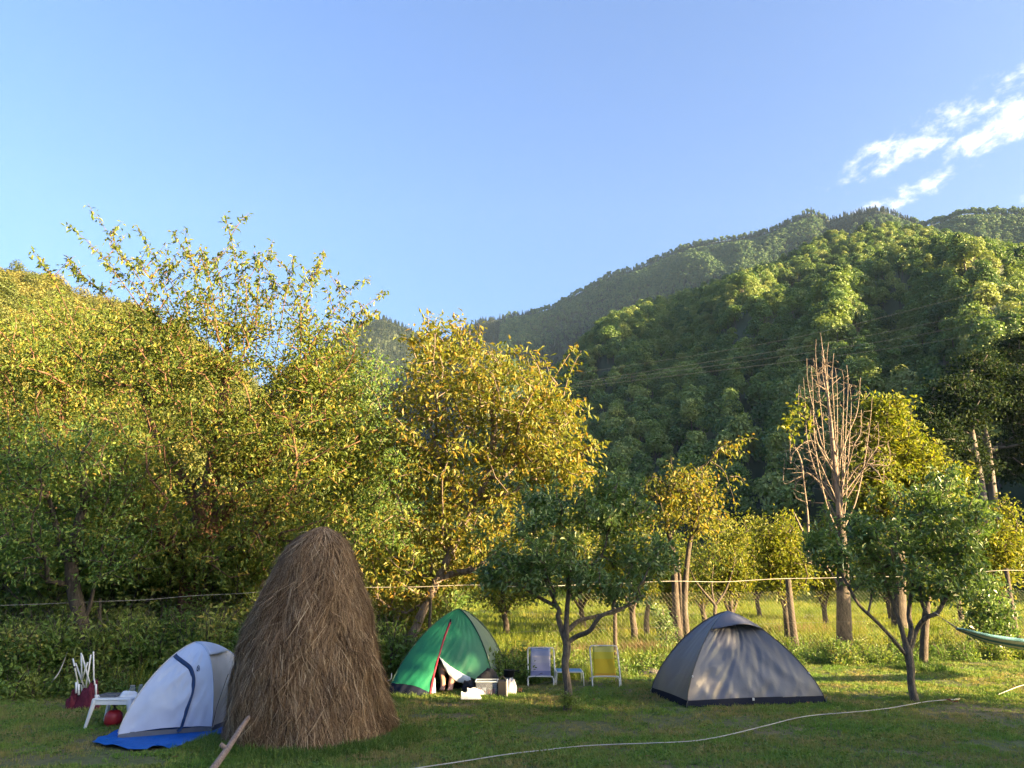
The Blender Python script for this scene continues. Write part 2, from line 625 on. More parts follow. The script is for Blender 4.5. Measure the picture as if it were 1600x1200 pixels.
def forest_proto(name, leafm, n=1300, h=10.0, w=8.0, nl=9, face=0.55, seed=0, tall=1.0):
    g = np.random.default_rng(seed)
    lob = []
    for k in range(nl):
        an, q = g.uniform(0, 2 * PI), g.uniform(0, 1) ** 0.5
        zc = h * (0.26 + 0.56 * g.uniform()) * tall
        rr = w * 0.5 * (1.0 - 0.75 * max(0, (zc / h - 0.5)))
        lob.append((math.cos(an) * rr * q * 0.62, math.sin(an) * rr * q * 0.62, zc, w * g.uniform(0.17, 0.30)))
    lob.append((0, 0, h * 0.82, w * 0.24))
    lob.append((0, 0, h * 0.5, w * 0.34))
    P, Q = [], []
    for (x, y, z, r) in lob:
        m = int(n / len(lob))
        d = unit(g.normal(0, 1, (m, 3)))
        d[:, 2] = np.where(d[:, 2] < -0.35, -d[:, 2], d[:, 2])
        rad = r * (g.uniform(0.45, 1.0, m) ** 0.3)[:, None] * (1 + 0.10 * g.normal(0, 1, (m, 1)))
        P.append(np.array([x, y, z]) + d * rad * np.array([1, 1, 0.95]))
        Q.append(d)
    V, F = clump_quads(np.concatenate(P), np.concatenate(Q) + np.array([0, 0, 0.25]), face, 0.38)
    tb = MB().tube([(0, 0, -1.5), (0.1, 0, h * 0.3), (0.0, 0.1, h * 0.62)], [w * 0.03, w * 0.024, w * 0.012], 6)
    return join_meshes(name, [(V, F, leafm), (tb.v, tb.f, FARBARK)])


def conifer_proto(name, h=14.0, w=4.6, n=900, seed=0, face=0.55):
    g = np.random.default_rng(seed)
    t = g.uniform(0, 1, n) ** 0.75
    z = h * (0.14 + 0.86 * (1 - t)) - g.uniform(0, 0.4, n)
    layer = 0.8 + 0.25 * np.sin(z * 4.2)
    r = w * 0.5 * t * layer * g.uniform(0.55, 1.05, n)
    an = g.uniform(0, 2 * PI, n)
    P = np.stack([np.cos(an) * r, np.sin(an) * r, z], 1)
    V, F = clump_quads(P, np.stack([np.cos(an) * 0.7, np.sin(an) * 0.7, np.full(n, 0.6)], 1), face, 0.45)
    tb = MB().tube([(0, 0, -1.5), (0, 0, h * 0.9)], [0.22, 0.04], 5)
    return join_meshes(name, [(V, F, L_CONIFER), (tb.v, tb.f, FARBARK)])


# ------------------------------------------------------------------ hills and mountain
hm, ht, hp = base_mat('forest_floor')
hn = N(ht, 'ShaderNodeTexNoise', i_Scale=0.05, i_Detail=8.0)
ht.links.new(N(ht, 'ShaderNodeNewGeometry').outputs['Position'], hn.inputs['Vector'])
hr = N(ht, 'ShaderNodeValToRGB')
hr.color_ramp.elements[0].position = 0.4
hr.color_ramp.elements[0].color = (0.022, 0.036, 0.014, 1)
hr.color_ramp.elements[1].position = 0.7
hr.color_ramp.elements[1].color = (0.045, 0.06, 0.024, 1)
ht.links.new(hn.outputs[0], hr.inputs[0])
ht.links.new(hr.outputs[0], hp.inputs['Base Color'])
hp.inputs['Roughness'].default_value = 1.0


class Hill:
    def __init__(self, ridge_px, R0, R1, tree_h, spur, seed, power=1.0):
        a = []
        for px, py in ridge_px:
            d = ray(px, py)
            hz = math.hypot(d.x, 1)
            a.append((math.atan2(d.x, 1), d.z / hz))
        a.sort()
        self.az = np.array([q[0] for q in a])
        self.te = np.array([q[1] for q in a])
        self.R0, self.R1, self.tree_h, self.spur, self.seed, self.power = R0, R1, tree_h, spur, seed, power

    def r(self, az, t):
        r0, r1 = self.R0(az), self.R1(az)
        return r0 + (r1 - r0) * t

    def z(self, az, t):
        te = float(np.interp(az, self.az, self.te))
        r1 = self.R1(az)
        r = self.r(az, t)
        zr = 1.6 + te * r1 - self.tree_h
        if t <= 1:
            z = zr * t ** self.power
            v = Vector((az * 9 + self.seed, t * 2.0, self.seed * 1.7))
            v2 = Vector((az * 26 + self.seed, t * 5.0, self.seed * 2.3))
            z += self.spur * zr * math.sin(PI * t) * (noise.noise(v) * 1.0 + noise.noise(v2) * 0.35)
            z = min(z, 1.6 + te * r * (0.97 if t < 0.97 else 1.0) - self.tree_h * 0.8)
        else:
            z = zr * (1 - 0.55 * (t - 1))
        return max(z, -3.0) if t > 0.02 else -3.0

    def p(self, az, t):
        r = self.r(az, t)
        return (r * math.sin(az), r * math.cos(az), self.z(az, t))

    def mesh(self, name, a0, a1, na_, nt=54, tmax=1.35):
        V = [self.p(a0 + (a1 - a0) * i / na_, tmax * j / nt) for j in range(nt + 1) for i in range(na_ + 1)]
        F = [(j * (na_ + 1) + i, j * (na_ + 1) + i + 1, (j + 1) * (na_ + 1) + i + 1, (j + 1) * (na_ + 1) + i)
             for j in range(nt) for i in range(na_)]
        o = link(name, np_mesh(name, V, F, hm, True))
        return tag(o, kind='structure')

    def sample(self, n, a0, a1, tmin=0.03, tmax=1.06):
        out = []
        while len(out) < n:
            az = R.uniform(a0, a1)
            t = R.uniform(tmin, tmax)
            if R.random() * self.R1(az) * 1.06 > self.r(az, t):
                continue
            out.append((az, t, self.p(az, t)))
        return out


rad = math.radians
near_hill = Hill([(300, 870), (500, 850), (640, 760), (720, 700), (800, 640), (870, 572), (914, 528), (953, 492), (1000, 472), (1037, 466), (1094, 446),
                  (1150, 427), (1206, 410), (1240, 396), (1268, 374), (1307, 359), (1364, 351), (1426, 354), (1487, 367), (1544, 378), (1600, 382),
                  (1750, 400), (2000, 470), (2500, 600), (3000, 760), (3400, 860)],
                 lambda a: 165 - 60 * max(0, a) / 0.6 * (1 if a < 0.6 else 1), lambda a: 470 + 60 * math.sin(a * 3), 7.5, 0.14, 4.3, 0.92)
far_hill = Hill([(100, 800), (330, 640), (450, 570), (500, 540), (545, 508), (598, 489), (640, 507), (690, 527), (725, 506), (753, 494), (784, 491), (801, 486), (840, 481),
                 (863, 474), (897, 455), (953, 424), (1004, 410), (1037, 393), (1082, 376), (1127, 369), (1178, 362), (1206, 353), (1234, 339),
                 (1268, 323), (1296, 337), (1330, 325), (1375, 319), (1420, 336), (1442, 345), (1476, 336), (1499, 325), (1544, 324), (1600, 323),
                 (1750, 315), (2000, 380), (2500, 600), (3000, 800)],
                lambda a: 560, lambda a: 1300 + 150 * math.sin(a * 5 + 1), 10.0, 0.15, 9.1, 1.0)
left_hill = Hill([(-2600, 800), (-1500, 520), (-600, 340), (-200, 372), (0, 405), (40, 414), (100, 436), (150, 460), (200, 470), (240, 489), (280, 500), (330, 540),
                  (420, 610), (520, 700), (620, 800), (700, 880)],
                 lambda a: 75, lambda a: 215, 6.5, 0.10, 2.2, 0.9)
near_hill.mesh('wooded_hill', rad(-24), rad(64), 150)
far_hill.mesh('mountain', rad(-32), rad(62), 150, 48, 1.2)
left_hill.mesh('grassy_hill', rad(-70), rad(-3), 90)

# woods on the slopes
hp_ = [proto('forest_tree_mesh', forest_proto('forest_tree', L_HILL, 1000, 10, 8.5, 9, 0.8, 1)),
       proto('forest_tree_mesh', forest_proto('forest_tree', L_HILL, 1000, 11, 7.5, 8, 0.75, 2)),
       proto('forest_tree_mesh', forest_proto('forest_tree', L_HILL, 1000, 9, 9.0, 7, 0.85, 3)),
       proto('forest_tree_mesh', forest_proto('forest_tree', L_HILL, 950, 12, 6.0, 8, 0.75, 4, 1.0))]
fp_ = [proto('far_tree_mesh', forest_proto('far_tree', L_FAR, 260, 10, 8.5, 6, 1.5, 5)),
       proto('far_tree_mesh', forest_proto('far_tree', L_FAR, 260, 12, 7.0, 6, 1.4, 6)),
       proto('far_conifer_mesh', conifer_proto('far_conifer', 13, 5.0, 220, 7, 1.3))]
lp_ = [proto('gold_tree_mesh', forest_proto('gold_tree', L_GOLD, 1100, 7, 6.5, 8, 0.42, 8)),
       proto('gold_tree_mesh', forest_proto('gold_tree', L_GOLD, 1000, 6, 7.0, 7, 0.42, 9))]


def tree_rot(n):
    return np.stack([rng.normal(0, 0.05, n), rng.normal(0, 0.05, n), rng.uniform(0, 2 * PI, n)], 1)


smp = near_hill.sample(6200, rad(-14), rad(39), 0.03, 1.05) + near_hill.sample(1100, rad(39), rad(63), 0.03, 1.0)
# the largest ones in the picture stand as trees of their own, the rest are one mass
vis = []
for k, (az, t, p) in enumerate(smp):
    d = math.hypot(p[0], p[1])
    e = math.atan2(p[2] - 1.6, d)
    if rad(2) < az < rad(33) and t < 0.6:
        vis.append((d, k))
vis.sort()
single = set(k for d, k in vis[:230])
rest = [s for k, s in enumerate(smp) if k not in single]
P = np.array([s[2] for s in rest])
n_ = len(P)
tag(scatter('hillside_woods', P, tree_rot(n_), rng.uniform(0.45, 1.05, n_), rng.choice(4, n_, p=[0.3, 0.28, 0.27, 0.15]), hp_),
    'dense green broadleaf woods covering the steep hill on the right', 'woods', kind='stuff')
SHAPES = ['round crowned', 'many lobed', 'broad spreading', 'narrow upright']
PLACES = [(900, 'beside the walnut crown'), (990, 'above the central apple tree'), (1080, 'above the drooping golden tree'), (1180, 'right of the drooping golden tree'),
          (1250, 'just left of the bare dead tree'), (1340, 'behind the bare dead tree'), (1450, 'above the bright maple'), (1530, 'right of the bright maple'), (9999, 'at the right edge')]


def forest_label(q, sc_, p):
    px_ = 800 + F_PX * p[0] / (p[1] * math.cos(PITCH) + (p[2] - 1.6) * math.sin(PITCH))
    place = next(t for lim, t in PLACES if px_ < lim)
    row = 'lowest' if p[2] < 14 else ('second' if p[2] < 30 else ('third' if p[2] < 48 else 'upper'))
    size = 'small' if sc_ < 0.8 else ('middling' if sc_ < 1.05 else 'large')
    return '%s %s tree, %s row on the slope, %s' % (size, SHAPES[q], row, place)


for k in sorted(single):
    az, t, p = smp[k]
    q = R.choices(range(4), [0.3, 0.28, 0.27, 0.15])[0]
    o = bpy.data.objects.new('forest_tree', hp_[q].data)
    COL.objects.link(o)
    o.location = p
    s = R.uniform(0.5, 1.05)
    o.scale = (s, s, s * R.uniform(0.9, 1.2))
    o.rotation_euler = (R.gauss(0, 0.04), R.gauss(0, 0.04), R.uniform(0, 2 * PI))
    tag(o, forest_label(q, s, p), 'tree', 'forest trees low on the wooded slope')

smp = far_hill.sample(38000, rad(-18), rad(40), 0.1, 1.0)
P = np.array([s[2] for s in smp])
n_ = len(P)
ci = np.array([(2 if (noise.noise(Vector((s[2][0] * 0.006, s[2][1] * 0.006, 1))) + 0.5 * (s[1] - 0.55) + R.uniform(-0.3, 0.3) + (0.9 if s[0] < rad(-1) else 0)) > 0.28 else R.choice((0, 1))) for s in smp])
tag(scatter('mountain_woods', P, tree_rot(n_), rng.uniform(0.5, 1.15, n_) * (1 - 0.22 * (ci == 2)), ci, fp_),
    'bluish dark forest covering the far mountain ridge', 'woods', kind='stuff')
smp = left_hill.sample(2600, rad(-62), rad(-4), 0.03, 1.04)
P = np.array([s[2] for s in smp])
n_ = len(P)
tag(scatter('sunlit_woods', P, tree_rot(n_), rng.uniform(0.5, 1.1, n_), rng.integers(0, 2, n_), lp_),
    'golden sunlit scrub and woods covering the hill at left', 'woods', kind='stuff')
c_me = conifer_proto('conifer_tree', 13, 5.0, 800, 17, 0.6)
d_ = at(160, 441, 225)
o = link('conifer_tree', c_me, None, (d_.x, d_.y, d_.z - 13))
tag(o, 'lone dark conifer poking above the left hill skyline', 'tree')

# ------------------------------------------------------------------ trees with real branches and leaves


def leaf_arrays(P, D, L, W, fold=0.18, droop=0.12):
    """pointed folded leaves: base at P, along D"""
    n = len(P)
    D = unit(D)
    up = unit(np.array([0, 0, 1.0]) + rng.normal(0, 0.45, (n, 3)))
    S = unit(np.cross(D, up))
    Nn = np.cross(S, D)
    L = (L * rng.uniform(0.65, 1.25, n))[:, None]
    W = (W * rng.uniform(0.75, 1.2, n))[:, None]
    mid = P + D * L * 0.45
    V = np.stack([P, mid - S * W * 0.5 + Nn * W * fold, P + D * L - Nn * L * droop, mid + S * W * 0.5 + Nn * W * fold], 1).reshape(-1, 3)
    i = np.arange(n)[:, None] * 4
    F = np.concatenate([i + np.array([[0, 1, 2]]), i + np.array([[0, 2, 3]])], 0)
    return V, F


def grow(limbs, tips, step, wig=0.10, lift=0.12):
    """limbs: polylines of (point, radius); tips: (n,3). Returns nodes, parents, fixed radii, tip node ids."""
    pos, par, fix, dep = [], [], [], []
    for li, limb in enumerate(limbs):
        pts = smooth_path([q[0] for q in limb], 5)
        rr = np.interp(np.linspace(0, len(limb) - 1, len(pts)), range(len(limb)), [q[1] for q in limb])
        start = -1
        if li:
            d = [(Vector(p) - pts[0]).length for p in pos]
            start = int(np.argmin(d))
        for k, p in enumerate(pts):
            pos.append(tuple(p))
            par.append(start if k == 0 else len(pos) - 2)
            fix.append(float(rr[k]))
            dep.append(0.0 if k == 0 and start < 0 else dep[par[-1]] + (Vector(p) - Vector(pos[par[-1]])).length)
    nb = len(pos)
    base = np.array(pos)
    d = np.linalg.norm(tips[:, None] - base[None], axis=2).min(1)
    order = np.argsort(d)
    A = np.zeros((nb + 60 * len(tips), 3))
    A[:nb] = base
    Dp = np.zeros(len(A))
    Dp[:nb] = dep
    cnt = nb
    allow = np.ones(len(A), bool)
    zmin = min(p[2] for p in pos) + 0.25 * (max(p[2] for p in pos) - min(p[2] for p in pos))
    allow[:nb] = base[:, 2] > zmin
    tip_ids = []
    for t in order:
        tp = tips[t]
        dist = np.linalg.norm(A[:cnt] - tp, axis=1)
        cost = dist + 0.28 * Dp[:cnt] + np.where(allow[:cnt], 0, 50)
        j = int(np.argmin(cost))
        L = dist[j]
        k = max(1, int(round(L / step)))
        a = A[j].copy()
        off = rng.normal(0, wig * L * 0.5, 3)
        off[2] += -lift * L
        prev = j
        for s in range(1, k + 1):
            u = s / k
            q = a + (tp - a) * u + off * math.sin(PI * u) * 0.8 + (rng.normal(0, wig * step * 0.35, 3) if s < k else 0)
            A[cnt] = q
            Dp[cnt] = Dp[prev] + step
            pos.append(tuple(q))
            par.append(prev)
            fix.append(0.0)
            prev = cnt
            cnt += 1
        tip_ids.append(prev)
    return np.array(pos), par, fix, tip_ids


def branch_mesh(mb, pos, par, fix, tip_ids, r_tip, expo=0.46, rmax=9.0, thin=4):
    n = len(pos)
    c = np.zeros(n)
    c[tip_ids] = 1
    for i in range(n - 1, -1, -1):
        if par[i] >= 0:
            c[par[i]] += c[i]
    r = np.minimum(r_tip * np.maximum(c, 0.6) ** expo, rmax)
    for i in range(n):
        if fix[i]:
            r[i] = fix[i]
        elif par[i] >= 0:
            r[i] = min(r[i], r[par[i]] * 0.92)
    kids = [[] for _ in range(n)]
    for i in range(n):
        if par[i] >= 0:
            kids[par[i]].append(i)
    starts = [(i, -1) for i in range(n) if par[i] < 0]
    while starts:
        i, p0 = starts.pop()
        chain, rad_ = [], []
        if p0 >= 0:
            chain.append(pos[p0])
            rad_.append(min(r[p0] * 0.85, r[i] * 1.15))
        while True:
            if not chain or np.linalg.norm(np.array(chain[-1]) - pos[i]) > 1e-4:
                chain.append(pos[i])
                rad_.append(r[i])
            ks = kids[i]
            if not ks:
                break
            # a limb goes on along its own nodes before it follows its thickest side branch
            nxt = max(ks, key=lambda k: (fix[k] > 0 and fix[i] > 0 and k == i + 1, c[k]))
            for k in ks:
                if k != nxt:
                    starts.append((k, i))
            i = nxt
        if len(chain) > 1:
            mb.tube(chain, rad_, 10 if rad_[0] > 0.06 else (6 if rad_[0] > 0.015 else thin), cap=True)


def envelope_tips(env, shell=0.45):
    out = []
    for (cx, cy, Y, rx, ry, rdm, n) in env:
        c = at(cx, cy, Y)
        s = pxm(Y)
        d = unit(rng.normal(0, 1, (n, 3)))
        q = d * (rng.uniform(0.05, 1, n) ** shell)[:, None]
        out.append(np.array(c) + q * np.array([rx * s, rdm, ry * s]))
    T_ = np.concatenate(out)
    return T_[T_[:, 2] > 0.25]


def tip_leaves(pos, par, tip_ids, per, spread, length, L, W, up=0.0, down=0.25, flat=0.8):
    ids = np.array(tip_ids)
    tp = pos[ids]
    pp = pos[[par[i] for i in ids]]
    g = unit(tp - pp)
    n = len(ids) * per
    tp, g = np.repeat(tp, per, 0), np.repeat(g, per, 0)
    u = rng.uniform(-0.25, 1, n)[:, None]
    P_ = tp - g * u * length + rng.normal(0, spread, (n, 3)) * np.array([1, 1, flat])
    D_ = g * 0.5 + rng.normal(0, 0.55, (n, 3)) + np.array([0, 0, up - down])
    return leaf_arrays(P_, D_, L, W)


def shoots(mb, lines, r0, L, W, gap, side=0.0, droop=0.5):
    """upright bare-ish shoots with leaves set along them"""
    Vs, Fs, b = [], [], 0
    for ln in lines:
        pts = smooth_path(ln, 8)
        mb.tube(pts, list(np.linspace(r0, r0 * 0.25, len(pts))), 4)
        tot = sum((pts[i + 1] - pts[i]).length for i in range(len(pts) - 1))
        m = max(3, int(tot / gap))
        f = np.sort(rng.uniform(0.12, 1.0, m)) * (len(pts) - 1)
        i0 = np.minimum(f.astype(int), len(pts) - 2)
        PA = np.array([tuple(p) for p in pts])
        P_ = PA[i0] + (PA[i0 + 1] - PA[i0]) * (f - i0)[:, None] + rng.normal(0, side + 0.01, (m, 3))
        g = unit(PA[i0 + 1] - PA[i0])
        D_ = g * 0.25 + unit(rng.normal(0, 1, (m, 3))) * 0.75 + np.array([0, 0, -droop])
        V, F = leaf_arrays(P_, D_, L, W)
        Vs.append(V)
        Fs.append(F + b)
        b += len(V)
    return np.concatenate(Vs), np.concatenate(Fs)


def cat_mesh(parts_):
    Vs, Fs, b = [], [], 0
    for V, F in parts_:
        Vs.append(V)
        Fs.append(F + b)
        b += len(V)
    return np.concatenate(Vs), np.concatenate(Fs)


def P3(px, py, Y):
    return tuple(at(px, py, Y))


def limb(Y, *q):
    """limb from (px, py, radius) points at depth Y, or (px, py, radius, Y)"""
    return [(P3(a[0], a[1], a[3] if len(a) > 3 else Y), a[2]) for a in q]


def tree(name, label, cat, limbs, env, bark, leafm, per, L, W, r_tip=0.006, step=0.25, spread=0.06, length=0.3, group=None,
         shoot=None, down=0.25, shell=0.45, wig=0.10, lift=0.12, foot=True, flat=0.8, thin=1.0):
    b = Vector(limbs[0][0][0])
    b.z = 0.0
    root = thing(name, label, cat, b, group)
    if foot:    # the trunk flares into the ground
        limbs = [[((b.x, b.y, -0.08), limbs[0][0][1] * 1.2)] + limbs[0]] + limbs[1:]
    tips = envelope_tips([e[:6] + (max(4, int(e[6] * thin)),) for e in env], shell)
    pos, par, fix, ids = grow(limbs, tips, step, wig, lift)
    mb = MB()
    branch_mesh(mb, pos, par, fix, ids, r_tip)
    lv = [tip_leaves(pos, par, ids, per, spread, length, L, W, down=down, flat=flat)]
    if shoot:
        lv.append(shoots(mb, shoot['lines'], shoot['r'], shoot.get('L', L), shoot.get('W', W), shoot['gap'], shoot.get('side', 0.0), shoot.get('droop', 0.5)))
    mb.build('trunk', bark, root, smooth=True)
    V, F = cat_mesh(lv)
    link('crown', np_mesh('crown', V, F, leafm), root)
    return root


# --- left: the big old plum with shoots against the sky
sh = []
for q in [[(250, 520), (225, 450), (190, 395), (137, 318)], [(240, 510), (190, 440), (150, 390), (105, 350)], [(330, 560), (310, 450), (298, 400), (288, 358)],
          [(320, 540), (272, 450), (240, 400), (213, 352)], [(360, 560), (372, 450), (365, 390), (350, 332)], [(400, 560), (402, 470), (405, 430), (398, 392)],
          [(430, 560), (445, 470), (455, 430), (458, 400)], [(450, 560), (480, 470), (492, 430), (500, 396)], [(480, 560), (520, 490), (545, 455), (578, 432)],
          [(500, 570), (540, 510), (570, 480), (603, 455)], [(340, 520), (330, 450), (322, 410), (312, 385)], [(420, 540), (425, 480), (430, 450), (425, 425)],
          [(220, 540), (170, 470), (140, 440), (110, 425)], [(300, 540), (262, 460), (255, 430), (262, 388)], [(380, 540), (385, 460), (378, 420), (380, 395)],
          [(470, 560), (470, 490), (470, 455), (478, 430)], [(290, 560), (235, 480), (205, 440), (170, 410)], [(540, 560), (555, 520), (572, 500), (590, 490)],
          [(120, 520), (95, 460), (80, 430), (66, 408)], [(350, 500), (345, 440), (335, 415), (318, 400)], [(270, 500), (245, 455), (228, 425), (200, 412)]]:
    Y = 14 + R.uniform(-0.8, 0.8)
    sh.append([P3(x, y, Y + R.uniform(-0.2, 0.2)) for x, y in q])
    # side twigs of each shoot
    for k in range(R.choice((2, 3, 4))):
        t = R.uniform(0.15, 0.8)
        i = min(2, int(t * 3))
        f = t * 3 - i
        x = q[i][0] + (q[i + 1][0] - q[i][0]) * f
        y = q[i][1] + (q[i + 1][1] - q[i][1]) * f
        dx = R.choice((-1, 1)) * R.uniform(14, 40)
        sh.append([P3(x, y, Y), P3(x + dx * 0.5, y - R.uniform(10, 22), Y), P3(x + dx, y - R.uniform(20, 45), Y + R.uniform(-0.3, 0.3))])
tree('plum_tree', 'tall old plum tree with long leafy shoots against the sky behind the white tent', 'tree',
     [limb(14, (302, 1022, 0.29), (300, 960, 0.25), (305, 890, 0.23), (318, 810, 0.19), (332, 740, 0.15), (345, 660, 0.11), (355, 570, 0.06)),
      limb(14, (306, 880, 0.17), (345, 810, 0.14), (400, 740, 0.11, 13.6), (450, 670, 0.08, 13.4), (480, 590, 0.04, 13.4)),
      limb(14, (318, 810, 0.12), (280, 740, 0.10, 14.4), (235, 660, 0.08, 14.6), (215, 570, 0.04, 14.6)),
      limb(14, (300, 900, 0.12), (260, 850, 0.09, 13.4), (220, 810, 0.06, 12.9))],
     [(380, 600, 14, 200, 105, 2.2, 330), (300, 720, 13.4, 190, 110, 2.0, 250), (470, 740, 13.3, 125, 150, 1.8, 270), (215, 560, 14.6, 130, 75, 1.5, 150),
      (330, 500, 14, 180, 45, 1.2, 110), (500, 570, 13.8, 85, 75, 1.3, 110), (400, 860, 13.0, 130, 60, 1.2, 110), (220, 820, 12.8, 90, 70, 1.0, 80),
      (540, 690, 13.6, 65, 110, 1.2, 110)],
     BARK_RED, L_PLUM, 36, 0.092, 0.043, r_tip=0.007, step=0.32, spread=0.17, length=0.5, flat=0.32, thin=0.75, down=0.15,
     shoot=dict(lines=sh, r=0.010, gap=0.028, L=0.12, W=0.05, droop=0.55, side=0.02))

# --- left: slender tree
tree('slender_tree', 'slender grey trunked tree standing behind the folded camping chair', 'tree',
     [limb(12.2, (122, 1042, 0.125), (128, 980, 0.115), (112, 900, 0.10), (118, 840, 0.085), (132, 780, 0.07), (128, 710, 0.04)),
      limb(12.2, (110, 890, 0.06), (92, 840, 0.05), (80, 790, 0.035), (60, 740, 0.02)),
      limb(12.2, (128, 985, 0.035), (142, 940, 0.03), (150, 900, 0.02))],
     [(100, 720, 12.2, 125, 85, 1.5, 170), (50, 840, 11.9, 75, 70, 1.1, 100), (190, 860, 12.2, 70, 60, 1.0, 80), (20, 760, 12.0, 70, 90, 1.1, 90),
      (170, 770, 12.5, 80, 60, 1.0, 70)],
     BARK, L_DEEP, 30, 0.078, 0.038, r_tip=0.006, spread=0.15, length=0.4, flat=0.35, thin=0.78)

# --- left: golden trees farther back
tree('golden_tree', 'sunlit golden leaved tree behind the slender tree at the left edge', 'tree',
     [limb(20, (60, 985, 0.25), (70, 900, 0.22), (80, 800, 0.18), (90, 680, 0.12), (110, 580, 0.06)), limb(20, (75, 840, 0.14), (20, 740, 0.1), (-20, 650, 0.06))],
     [(130, 560, 20, 130, 90, 2.6, 260), (40, 620, 19.5, 120, 130, 2.4, 280), (-60, 600, 20, 80, 160, 2.4, 110), (170, 660, 19, 110, 90, 2.0, 180), (60, 760, 18.5, 120, 90, 2.0, 170)],
     BARK_RED, L_PLUM, 34, 0.125, 0.06, r_tip=0.009, step=0.45, spread=0.25, length=0.6, flat=0.4, thin=0.8)
tree('leafy_tree', 'dense leafy green tree between the tall plum tree and the walnut', 'tree',
     [limb(17, (545, 1000, 0.2), (548, 900, 0.18), (540, 800, 0.15), (545, 700, 0.1), (560, 600, 0.05)), limb(17, (545, 860, 0.1), (490, 780, 0.08), (460, 720, 0.04))],
     [(560, 640, 17, 75, 110, 1.8, 190), (530, 790, 16.5, 120, 110, 2.0, 260), (610, 760, 17, 60, 110, 1.6, 130), (470, 880, 15.5, 130, 70, 1.4, 160), (600, 880, 15.8, 60, 60, 1.3, 110)],
     BARK, L_DEEP, 31, 0.098, 0.047, r_tip=0.008, step=0.4, spread=0.21, length=0.5, flat=0.35, thin=0.8)
tree('shaded_tree', 'shaded dark leafy tree filling in behind the white tent', 'tree',
     [limb(16.5, (215, 1000, 0.2), (212, 900, 0.17), (205, 800, 0.12), (200, 740, 0.06)), limb(16.5, (212, 900, 0.1), (300, 820, 0.08), (380, 780, 0.05))],
     [(210, 790, 16.5, 110, 80, 1.6, 170), (330, 830, 16.5, 110, 80, 1.6, 180), (110, 860, 16, 100, 80, 1.5, 150), (230, 900, 15.5, 100, 60, 1.2, 130), (0, 850, 16, 70, 90, 1.5, 110),
      (420, 930, 16, 90, 50, 1.2, 90)],
     BARK, L_DEEP, 31, 0.105, 0.05, r_tip=0.008, step=0.4, spread=0.21, length=0.5, flat=0.35, thin=0.85)

# --- the walnut
wal = []
for q in [[(880, 620), (890, 585), (908, 548)], [(860, 600), (885, 560), (900, 540)], [(690, 540), (680, 510), (665, 492)], [(720, 540), (720, 515), (715, 496)],
          [(740, 545), (750, 520), (748, 505)], [(780, 570), (800, 550), (815, 542)], [(820, 590), (840, 570), (850, 560)], [(650, 560), (640, 535), (625, 525)],
          [(900, 720), (925, 700), (945, 690)], [(890, 660), (905, 630), (915, 625)]]:
    Y = 13.4 + R.uniform(-0.6, 0.6)
    wal.append([P3(x, y, Y) for x, y in q])
tree('walnut_tree', 'sunlit yellow green walnut tree with pale leaning trunk behind the green tent', 'tree',
     [limb(13.4, (640, 1012, 0.085), (655, 968, 0.078), (680, 915, 0.071), (708, 855, 0.064), (742, 790, 0.058), (764, 735, 0.05), (772, 680, 0.06), (770, 620, 0.04)),
      limb(13.4, (682, 905, 0.07), (712, 895, 0.06), (742, 888, 0.05, 13.1), (790, 850, 0.035, 12.9)),
      limb(13.4, (735, 800, 0.05), (705, 760, 0.05, 13.7), (680, 700, 0.04, 13.8), (665, 630, 0.03, 13.9)),
      limb(13.4, (764, 735, 0.05), (800, 690, 0.045, 13.1), (840, 640, 0.035, 12.9), (870, 600, 0.02, 12.9)),
      limb(13.4, (705, 860, 0.06), (690, 790, 0.055, 13.9), (692, 740, 0.05, 14.1), (700, 680, 0.03, 14.2))],
     [(705, 600, 13.6, 90, 95, 1.7, 150), (795, 620, 13.4, 95, 75, 1.8, 140), (855, 690, 13.1, 75, 80, 1.4, 100), (740, 740, 13.4, 120, 75, 1.7, 130),
      (640, 680, 13.8, 60, 110, 1.5, 85), (640, 850, 13.6, 70, 80, 1.2, 70), (690, 540, 13.7, 55, 40, 1.0, 40), (900, 730, 13.0, 50, 40, 0.9, 45), (770, 830, 13.0, 80, 45, 0.9, 55), (650, 930, 13.9, 50, 40, 0.7, 45), (730, 880, 13.9, 60, 40, 0.7, 45), (590, 900, 13.8, 50, 60, 0.8, 40)],
     BARK_PALE, L_WALNUT, 23, 0.118, 0.054, r_tip=0.006, step=0.3, spread=0.12, length=0.36, down=0.35, flat=0.6, thin=0.8,
     shoot=dict(lines=wal, r=0.012, gap=0.028, L=0.14, W=0.06, droop=0.5, side=0.04))

